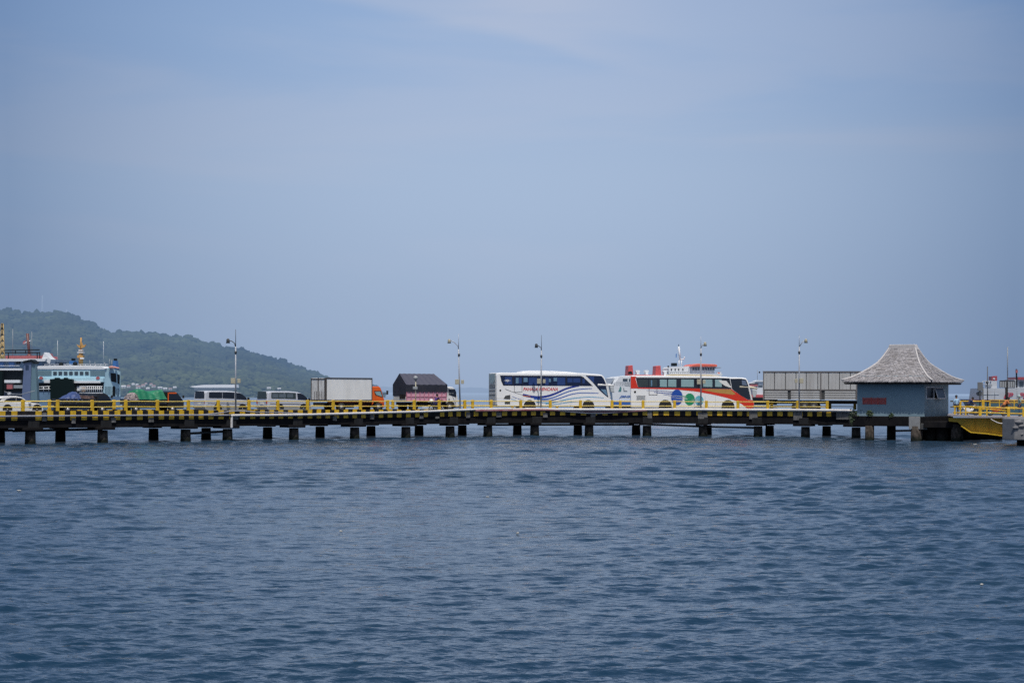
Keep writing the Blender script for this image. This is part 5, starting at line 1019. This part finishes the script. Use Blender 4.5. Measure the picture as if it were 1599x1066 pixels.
wires(t, pE, 'top_rail', sdark, [[(8, 550.5), (62, 550.5)], [(6, 547), (62, 546)], [(13, 560), (13, 550)], [(24, 552), (24, 547)], [(62, 560), (62, 549)], [(58, 560), (58, 550)], [(40, 552), (40, 547)]], .11, 0)
panel(t, pE, 'bow_flare', swhite, [(69.5, 550), (75, 557), (80, 561), (78, 568), (70, 563), (66, 560)], -.2, 3)
for a in (-2, 14, -20): panel(t, pE, 'blue_locker', sbright, R4(a, 565, a+8, 573), -.2, .5)
panel(t, pE, 'crew_door', sdark, R4(24, 564.5, 31, 568), .3, .5); wires(t, pE, 'railing', swhite, [[(-10, 571), (32, 571)]], .05, -.5)
panel(t, pE, 'white_canopy', swhite, R4(10, 593, 34, 597.5), -1.2, -.2); panel(t, pE, 'red_crate', spink, R4(13, 599, 22, 607), -1, -.2); panel(t, pE, 'grey_stack', sgrey, R4(24, 601, 40, 606), -1, -.2); panel(t, pE, 'green_stack', sgreen, R4(-6, 580, 7, 620), -1.4, -.2); panel(t, pE, 'white_drum', swhite, R4(14.5, 612, 19, 616), -1, -.3)
wires(t, pE, 'mast', srust, [[(38.5, 560), (35, 520)]], .32, 3); wires(t, pE, 'mast', srust, [[(36, 553), (41, 560)]], .5, 3); wires(t, pE, 'mast_arm', swhite, [[(29, 536), (40, 531)]], .1, 3); panel(t, pE, 'mast_flag', spink, [(28, 533), (32, 530), (32, 537), (28, 537)], 3, 3.1); wires(t, pE, 'antenna', sgrey, [[(42, 556), (42, 517)], [(12, 560), (12, 513)]], .06, 3)
# tower of the ramp
t = thing('ramp_tower', 'violet-blue steel ramp tower with a dark cap between the two ferries', 'tower', pA.at(46, 640, -6)); pT = Plane(pA.at(46, 640, -6), R(-8))
panel(t, pT, 'tower_face', slate, [(38, 566), (49, 564), (48, 596), (47, 625), (34, 625), (36, 590)], 0, 1.6); panel(t, pT, 'tower_side', steal, [(49.2, 564), (54, 568), (56, 590), (58, 628), (47, 626)], .15, 1.2); panel(t, pT, 'tower_cap', sdark, [(36, 567), (37, 563.5), (49, 561), (55, 565), (54, 568), (49, 565)], -.2, 1.8); panel(t, pT, 'lattice_window', snavy, R4(40, 570, 45, 577), -.06, -.01)
wires(t, pT, 'mooring_line', sgrey, [[(10, 611), (22, 615), (36, 616), (50, 612), (58, 610)]], .06, -1)
# crane
pC = Plane(P(4, 620, 440), 0); t = thing('dock_crane', 'yellow lattice crane boom rising at the far left edge', 'crane', pC.at(4, 640)); segs = [[(-1, 620), (2.4, 505)], [(8.5, 620), (4.6, 505)]]+[[(-1+3.4*i/12, 620-9.6*i), (8.5-3.9*(i+1)/12, 620-9.6*(i+1))] for i in range(12)]+[[(8.5-3.9*i/12, 620-9.6*i), (-1+3.4*(i+1)/12, 620-9.6*(i+1))] for i in range(12)]
wires(t, pC, 'boom', scrane, segs, .2)
# middle ferry behind the coaches
pM = Plane(P(960, 640, 430), R(6)); t = thing('ferry', 'white ferry with two red funnels and an orange bridge roof behind the coaches', 'ferry', (*pM.at(1040, 640).xy, 0), R(6))
panel(t, pM, 'hull', swhite, [(955, 603), (957, 626), (1128, 626), (1135, 600), (1130, 596), (960, 596)], 0, 14); panel(t, pM, 'hull_stripe', stextb, [(958, 625), (1128, 625), (1126, 634), (959, 634)], -.15, 14); panel(t, pM, 'hull_bottom', sdark, [(960, 634), (1126, 634), (1125, 645), (962, 645)], -.1, 14)
panel(t, pM, 'superstructure', swhite, [(960, 590), (968, 588), (986, 586), (1125, 586), (1130, 597), (958, 600)], 1, 13)
panel(t, pM, 'forecastle_wall', swhite, [(957, 602), (968, 588), (985, 588), (985, 604)], .0, 1)
for a, b in ((972.5, 980), (982, 986)): panel(t, pM, 'window', sglass, R4(a, 591, b, 595), -.06, .02)
for a in (1000, 1014, 1043): panel(t, pM, 'vent', swhite, [(a-3.5, 579.5), (a-2.5, 577.5), (a+2.5, 577.5), (a+3.5, 579.5), (a+2, 580.5), (a+2, 586), (a-2, 586), (a-2, 580.5)], 3, 5)
for a, b, c in ((985.5, 993.5, 569.5), (1029, 1037.5, 570)):
    panel(t, pM, 'funnel', sred, [(a-.7, 588), (a+.4, c+.8), (b-.8, c), (b+.7, 588)], 4, 8, .1)
    panel(t, pM, 'funnel_band', sdark, [(a, 580), (a+5, 579), (b-1, 582), (b-1, 583.5), (a, 584)], 3.9, 4.0) if a < 1000 else None
panel(t, pM, 'deck_house', swhite, [(1047, 575), (1050, 572.5), (1082, 571), (1082, 583), (1048, 583)], 2, 10); 
for x in (1051, 1057, 1062.5, 1069): panel(t, pM, 'porthole', sdark, ell(x, 576.5, 1, 1.5, 10), 1.9, 2.05)
panel(t, pM, 'bridge', swhite, [(1078, 572.5), (1119, 572.5), (1117, 578.5), (1117, 586), (1076, 586)], 1, 9)
for i in range(9): panel(t, pM, 'bridge_window', sglass, R4(1083+i*3.9, 573.6, 1085.6+i*3.9, 577.6), .92, 1.02)
panel(t, pM, 'bridge_roof', sorange, [(1078, 572.5), (1083, 569), (1090, 567.6), (1116, 568.4), (1120, 569.4), (1120, 572.6)], 0, 10, .1)
panel(t, pM, 'bridge_wing', sgrey, R4(1118, 573.4, 1126, 574.4), 0, 6); panel(t, pM, 'life_ring_board', swhite, R4(1120, 580, 1126.5, 586), .4, .8); mb = MB(); mb.prism(pM, ell(1123, 583, 1.7, 1.8, 12), .3, .4); mb.build('life_ring', sorange, t)
panel(t, pM, 'deck_edge', swhite, R4(1045, 583, 1128, 586.5), .2, 1); wires(t, pM, 'deck_rail', sgrey, [[(1047, 581), (1080, 581)]]+[[(x, 583), (x, 581)] for x in range(1048, 1080, 3)], .06, .5)
wires(t, pM, 'mast', swhite, [[(1069, 562), (1066.6, 540)]], .22, 5); wires(t, pM, 'mast_yard', swhite, [[(1067, 561), (1075, 560)], [(1075, 560), (1075.5, 556)], [(1067, 562), (1067, 571)], [(1071, 562), (1071, 571)], [(1065, 545), (1069, 544.5)]], .13, 5); wires(t, pM, 'mast_tip', sdark, [[(1066.6, 540), (1066.4, 536.5)]], .07, 5)
panel(t, pM, 'mast_flag', sbright, [(1062, 552), (1063.5, 551), (1063.3, 557), (1062, 558)], 5, 5.05); panel(t, pM, 'exhaust_box', sdark, R4(1057, 566, 1064, 571), 5, 7); mb = MB(); mb.ball(pM.at(1047.5, 571.8, 3), (.22, .22, .2)); mb.build('searchlight', sdark, t)
text(pM, 'JIMHIR', 966.5, 617, 984, 622, -.06, stextb, 'lettering', t, shear=.5, bold=.03)
panel(t, pM, 'green_emblem', sm('emblem_green', (.05, .20, .20)), [(968, 604), (969.5, 603), (970.5, 606), (970, 611), (965.5, 611), (967, 607)], -.06, .0); panel(t, pM, 'grey_emblem', sgrey, [(973, 604), (974.5, 606), (975, 609), (979.5, 609.5), (979.5, 611), (973.5, 610.5)], -.06, 0)
wires(t, pM, 'stay', sgrey, [[(953, 600), (958, 591)]], .12, -1)
sgreyw = sm('grey_white', (.46, .49, .53), dirt=.5, dirtcol=(.32, .30, .29), scale=.8, streak=.5); sred2 = sm('dull_red', (.34, .04, .05), dirt=.3)
# white ferry at right edge
pW = Plane(P(1560, 640, 320), R(-4)); t = thing('ferry', 'white ferry with red italic letters at the right edge behind the signs', 'ferry', (*pW.at(1590, 640).xy, 0))
panel(t, pW, 'hull', sgreyw, [(1533, 624), (1535.5, 606), (1700, 606), (1700, 625)], 0, 13); panel(t, pW, 'hull_line', srust, [(1518, 623.6), (1700, 624.5), (1700, 626.5), (1520, 626)], -.15, 13); panel(t, pW, 'hull_bottom', sm('hull_teal', (.04, .10, .12)), [(1521, 626), (1700, 626.5), (1700, 648), (1532, 648)], 0, 12)
panel(t, pW, 'deck_house', sgreyw, R4(1551, 594.5, 1560, 607), 2, 8); panel(t, pW, 'red_box', sred2, [(1552, 587.5), (1560.5, 586.5), (1560.5, 594.2), (1552, 594.2)], 2, 5); panel(t, pW, 'box_mark', sgreyw, ell(1555.5, 591, 1.8, 1.6, 10), 1.9, 2)
panel(t, pW, 'main_house', sgreyw, R4(1585, 592.4, 1690, 607), 1, 10); panel(t, pW, 'roof', sred2, R4(1590.5, 588.4, 1694, 592.6), .5, 10.5)
for i in range(5): panel(t, pW, 'window', sglass, R4(1593.5+i*10, 595.5, 1600+i*10, 603), .9, 1.02)
panel(t, pW, 'dark_vent', sdark, R4(1593.5, 596.5, 1599, 601.5), .85, .9) if False else None
wires(t, pW, 'railing', sgreyw, [[(1536, 594.8), (1552, 594.6)], [(1536, 594.8), (1536, 606)], [(1541, 595), (1541, 606)], [(1546, 595), (1546, 606)], [(1536, 600), (1552, 600)]], .06, 1)
panel(t, pW, 'deck_gear', sgrey, R4(1542, 601, 1550, 603), .5, 2); wires(t, pW, 'mast', sdark, [[(1587.8, 605), (1587.2, 576)]], .13, 0); wires(t, pW, 'mast', sgrey, [[(1578.6, 594), (1578.6, 541)]], .09, 3); panel(t, pW, 'mast_light', spink, R4(1586, 577.5, 1589, 582), -.2, .2)
wires(t, pW, 'plating_seam', sgrey, [[(1536, 616), (1560, 616)], [(1553, 607), (1553, 623)], [(1588, 607), (1588, 623)]], .03, -.03)
text(pW, 'FP', 1567, 613, 1580, 622, -.1, stextr, 'lettering', t, shear=.35, bold=.03); text(pW, 'PE', 1590.5, 613, 1603, 621.5, -.1, stextr, 'lettering', t, shear=.35, bold=.03)
# small ferry between the red coach and the long truck
pS = Plane(P(1180, 622, 600), R(3)); t = thing('ferry', 'small distant white ferry with red trim left of the long grey truck', 'ferry', (*pS.at(1185, 625).xy, 0))
panel(t, pS, 'hull', sdark, [(1164, 620), (1215, 620), (1213, 632), (1168, 632)], 0, 8); panel(t, pS, 'hull_band', sred, R4(1170, 616, 1215, 620.3), -.1, 8); panel(t, pS, 'superstructure', swhite, [(1172, 598), (1182, 596), (1215, 596), (1215, 617), (1176, 617)], .2, 7.5)
panel(t, pS, 'red_deck', spink, R4(1170, 600, 1183, 603), -.2, .1); panel(t, pS, 'deck_line', sdark, R4(1171, 598.3, 1184, 599.4), -.2, .1); panel(t, pS, 'window', sglass, R4(1184, 601.5, 1191, 604), .1, .25); panel(t, pS, 'bridge_roof', swhite, [(1179, 595.5), (1184, 593.5), (1196, 593.5), (1200, 596)], -.3, 6)
wires(t, pS, 'mast', sgrey, [[(1184.5, 594), (1184.5, 577)]], .07, 2); mb = MB(); mb.ball(pS.at(1187.8, 581, 2), (.25, .25, .3)); mb.build('radar_ball', sdark, t)
# ------------------------------------------------------------------ people and motorbikes
def skinmesh(name, V, E, Rr, m_, parent, sub=1):
    me = bpy.data.meshes.new(name); inv = WM[parent.name].inverted(); me.from_pydata([tuple(inv @ Vector(p)) for p in V], E, []); o = bpy.data.objects.new(name, me); C.objects.link(o)
    md = o.modifiers.new('s', 'SKIN'); 
    for i, r in enumerate(Rr): me.skin_vertices[0].data[i].radius = (r, r)
    me.skin_vertices[0].data[0].use_root = True; md.use_smooth_shade = True; s2 = o.modifiers.new('u', 'SUBSURF'); s2.levels = sub; s2.render_levels = sub
    o.parent = parent; WM[o.name] = WM[parent.name].copy(); bpy.context.view_layer.update()
    dg = bpy.context.evaluated_depsgraph_get(); m2 = bpy.data.meshes.new_from_object(o.evaluated_get(dg)); o.modifiers.clear(); o.data = m2; m2.materials.clear(); m2.materials.append(m_); return o
def person(label, base, face, shirt, trousers, pose='stand', helmet=None, group=None):
    t = thing('person', label, 'person', base, face, group); Mx = WM[t.name]
    if pose == 'stand': J = dict(pel=(0, 0, .93), sp=(.01, 0, 1.15), ch=(0, 0, 1.36), nk=(.01, 0, 1.48), hd=(.03, 0, 1.62), top=(.02, 0, 1.72), lh=(0, .1, .9), lk=(.03, .11, .5), lf=(-.02, .12, .09), rh=(0, -.1, .9), rk=(-.04, -.11, .5), rf=(-.1, -.12, .09), ls=(0, .19, 1.42), le=(-.03, .24, 1.14), lw=(.08, .25, .9), rs=(0, -.19, 1.42), re=(-.05, -.24, 1.14), rw=(.02, -.25, .88))
    elif pose == 'lean': J = dict(pel=(0, 0, .9), sp=(.12, 0, 1.1), ch=(.28, 0, 1.26), nk=(.37, 0, 1.36), hd=(.46, 0, 1.46), top=(.5, 0, 1.55), lh=(0, .1, .87), lk=(.06, .11, .48), lf=(0, .12, .09), rh=(0, -.1, .87), rk=(.0, -.11, .48), rf=(-.1, -.12, .09), ls=(.3, .19, 1.30), le=(.42, .24, 1.05), lw=(.62, .2, 1.0), rs=(.3, -.19, 1.30), re=(.42, -.24, 1.05), rw=(.62, -.2, .98))
    else: J = dict(pel=(-.15, 0, .82), sp=(-.1, 0, 1.02), ch=(-.02, 0, 1.22), nk=(.02, 0, 1.34), hd=(.05, 0, 1.48), top=(.04, 0, 1.58), lh=(-.12, .1, .8), lk=(.28, .2, .68), lf=(.18, .2, .28), rh=(-.12, -.1, .8), rk=(.28, -.2, .68), rf=(.18, -.2, .28), ls=(0, .19, 1.28), le=(.2, .27, 1.08), lw=(.42, .26, 1.05), rs=(0, -.19, 1.28), re=(.2, -.27, 1.08), rw=(.42, -.26, 1.05))
    def sk(name, chains, m_):
        names = []; E = []; Rr = []
        for ch in chains:
            for i, (n_, r) in enumerate(ch):
                if n_ not in names: names.append(n_); Rr.append(r)
                if i: E.append((names.index(ch[i-1][0]), names.index(n_)))
        return skinmesh(name, [Mx @ Vector(J[n_] if isinstance(n_, str) else n_) for n_ in names], E, Rr, m_, t)
    sk('body', [[('pel', .12), ('sp', .11), ('ch', .12), ('nk', .055), ('hd', .09), ('top', .06)], [('pel', .12), ('lh', .08), ('lk', .055), ('lf', .035)], [('pel', .12), ('rh', .08), ('rk', .055), ('rf', .035)], [('ch', .12), ('ls', .055), ('le', .04), ('lw', .028)], [('ch', .12), ('rs', .055), ('re', .04), ('rw', .028)]], skin)
    for s in 'lr':
        w_ = Vector(J[s+'w']); e_ = Vector(J[s+'e']); d = (w_-e_).normalized(); mb = MB(); side = d.cross(Vector((0, 1, 0))).normalized()
        mb.tube([Mx @ w_, Mx @ (w_+d*.04), Mx @ (w_+d*.09)], .036, 8, r1=.03)
        for q in range(4): o_ = side*(.024*(q-1.5)/1.5*1.2); mb.tube([Mx @ (w_+d*.08+o_), Mx @ (w_+d*(.125+.01*(q in (1, 2)))+o_), Mx @ (w_+d*(.16+.012*(q in (1, 2)))+o_+Vector((0, 0, -.008)))], .0085, 5)
        mb.tube([Mx @ (w_+d*.03+side*.03), Mx @ (w_+d*.08+side*.055)], .01, 5); mb.build('hand', skin, t)
    sk('shirt', [[('sp', .15), ('ch', .155), ((J['nk'][0]*.7+J['ch'][0]*.3, 0, J['nk'][2]*.7+J['ch'][2]*.3), .075)], [('sp', .15), ('pel', .145)], [('ch', .155), ('ls', .08), ('le', .058)], [('ch', .155), ('rs', .08), ('re', .058)]], shirt)
    sk('trousers', [[('pel', .14), ('lh', .105), ('lk', .08), ('lf', .06)], [('pel', .14), ('rh', .105), ('rk', .08), ('rf', .06)]], trousers)
    for s in 'lr': f_ = Vector(J[s+'f']); mb = MB(); mb.ball(Mx @ (f_+Vector((.06, 0, -.045))), (.13, .055, .05)); mb.build('shoe', black, t)
    h = Mx @ Vector(J['hd']); tp_ = Mx @ Vector(J['top']); c = h.lerp(tp_, .35)
    mb = MB(); mb.ball(c+Vector((0, 0, .035)), (.115, .115, .115) if not helmet else (.15, .15, .15)); mb.build('helmet' if helmet else 'hair', helmet or hairm, t)
    f3 = Mx.to_3x3() @ Vector((1, 0, 0)); l3 = Mx.to_3x3() @ Vector((0, 1, 0)); mb = MB(); mb.ball(h+f3*.10, (.02, .02, .03)); mb.build('nose', skin, t)
    mb = MB(); mb.ball(h+f3*.088+l3*.035+Vector((0, 0, .03)), (.014,)*3); mb.ball(h+f3*.088-l3*.035+Vector((0, 0, .03)), (.014,)*3); mb.build('eyes', black, t)
    mb = MB(); mb.ball(h+f3*.088+Vector((0, 0, -.045)), (.01, .03, .008)); mb.build('mouth', redl, t)
    return t
def motorbike(label, base, face, paint_):
    t = thing('motorbike', label, 'motorbike', base, face); Mx = WM[t.name]; V_ = lambda x, y, z: Mx @ Vector((x, y, z))
    for x in (-.62, .62):
        mb = MB(); n = 20; R0, r0 = .26, .05; vs = []; 
        for i in range(n):
            for j in range(8): a, b = 6.283*i/n, 6.283*j/8; rr = R0+r0*math.cos(b); vs.append(V_(x+rr*math.cos(a), r0*math.sin(b), .31+rr*math.sin(a)))
        mb.add(vs, [[i*8+j, ((i+1) % n)*8+j, ((i+1) % n)*8+(j+1) % 8, i*8+(j+1) % 8] for i in range(n) for j in range(8)], 0, True); w0 = mb.build('wheel', black, t)
        mb = MB(); mb.tube([V_(x, -.04, .31), V_(x, .04, .31)], .06, 8)
        for i in range(6): a = 6.283*i/6; mb.tube([V_(x, 0, .31), V_(x+.22*math.cos(a), 0, .31+.22*math.sin(a))], .012, 4)
        mb.build('rim', rimm, w0)
    mb = MB(); mb.tube([V_(.62, 0, .31), V_(.5, 0, .75), V_(.44, 0, .98)], .035, 6); mb.build('fork', greyd, t)
    mb = MB(); mb.tube([V_(.36, -.32, 1.02), V_(.44, -.1, 1.0), V_(.44, .1, 1.0), V_(.36, .32, 1.02)], .018, 6); mb.build('handlebar', greyd, t)
    pl = Plane(V_(0, -.11, 0), WM[t.name].to_euler().z); z0 = base[2]
    mb = MB(); mb.prism(pl, [(-.62, z0+.55), (-.75, z0+.72), (-.2, z0+.74), (.1, z0+.55), (.42, z0+.88), (.5, z0+.8), (.3, z0+.42), (-.1, z0+.32), (-.4, z0+.4)], 0, .22, px=False); mb.build('fairing', paint_, t, bevel=.04)
    mb = MB(); mb.prism(pl, [(-.72, z0+.73), (-.7, z0+.81), (-.1, z0+.79), (-.02, z0+.72)], .0, .22, px=False); mb.build('seat', black, t, bevel=.03)
    mb = MB(); mb.ball(V_(.5, 0, .9), (.09, .09, .09)); mb.build('headlight', signl, t)
    return t
cl = lambda n, c: mat('cloth_'+n, c, .85, dirt=.3, scale=8)
q = edge(s_at(682, 1.3), 1.3); s_ = s_at(682, 1.3); f_ = ang(s_)
motorbike('motorbike ridden past the pink truck by someone in purple', (q.x, q.y, ZR), f_, mat('bike_dark', (.03, .03, .05), .3)); person('person in purple riding a motorbike in front of the pink truck', (q.x, q.y, ZR), f_, cl('purple', (.09, .04, .20)), cl('indigo', (.05, .05, .22)), 'ride')
mb = MB(); hp_ = Plane(Vector((q.x, q.y, 0)), f_); c = hp_.pt(-.62, ZR+1.0, 0); mb.ball(c, (.2, .2, .19), 0, 12, 8); tag(mb.build('helmet', white), 'white helmet carried behind the purple rider', 'helmet')
zdk = zd
def onb(px, off, py=642): v_ = pB.at(px, py, off=off); return (v_.x, v_.y, zdk-.05)
def ground(px, off): v_ = pB.at(px, 640, off=off); s = (pxof(v_.x, v_.y)-px); v2_ = pB.at(px-s, 640, off=off); return (v2_.x, v2_.y, zdk-.02)
person('person in a light blue shirt and dark trousers walking beside the hut', ground(1493.5, 1.2), R(100), cl('sky', (.30, .48, .66)), cl('dark', (.02, .02, .03)))
motorbike('parked dark motorbike with a white fairing on the yellow bridge', ground(1514, 3), R(20), white); person('person in navy leaning over the motorbike on the bridge', ground(1511, 3.4), R(10), cl('navy', (.02, .03, .09)), cl('black', (.02, .02, .02)), 'lean')
person('person in an orange shirt bending beside the thick black post', ground(1567, 2), R(8), cl('orange', (.62, .20, .06)), cl('brown', (.16, .09, .06)), 'lean')
person('person in a grey-green helmet and blue trousers at the right edge', ground(1592, 1.2), R(185), cl('sage', (.22, .30, .28)), cl('bluejeans', (.05, .09, .18)), 'stand', helmet=cl('helmet_sage', (.34, .42, .42)))
motorbike('parked red motorbike beside the person in orange', ground(1557, 3), R(10), mat('bike_red', (.4, .05, .03), .3))
# ------------------------------------------------------------------ small floating litter
lm = mat('litter_white', (.38, .38, .36), .5)
for px, py, s, lb in ((30, 767, .14, 'white scrap floating on the water at far left'), (533, 831, .07, 'small pale scrap floating left of centre'), (809, 834, .07, 'small pale scrap floating near the centre'), (762, 777, .10, 'tiny scrap floating below the white bus'), (1534, 915, .05, 'blue scrap floating near the right edge'), (1523, 694, .22, 'white scrap floating below the yellow bridge')):
    d = (py-612.5-(px-CX)*TH); Y = H*F/d; x = (px-CX)/F*Y; mb = MB(); mb.ball((x, Y, .04), (s*.8, s*.5, .025), 0, 8, 5, .2); tag(mb.build('floating_scrap', lm), lb, 'litter')
bpy.context.view_layer.update()
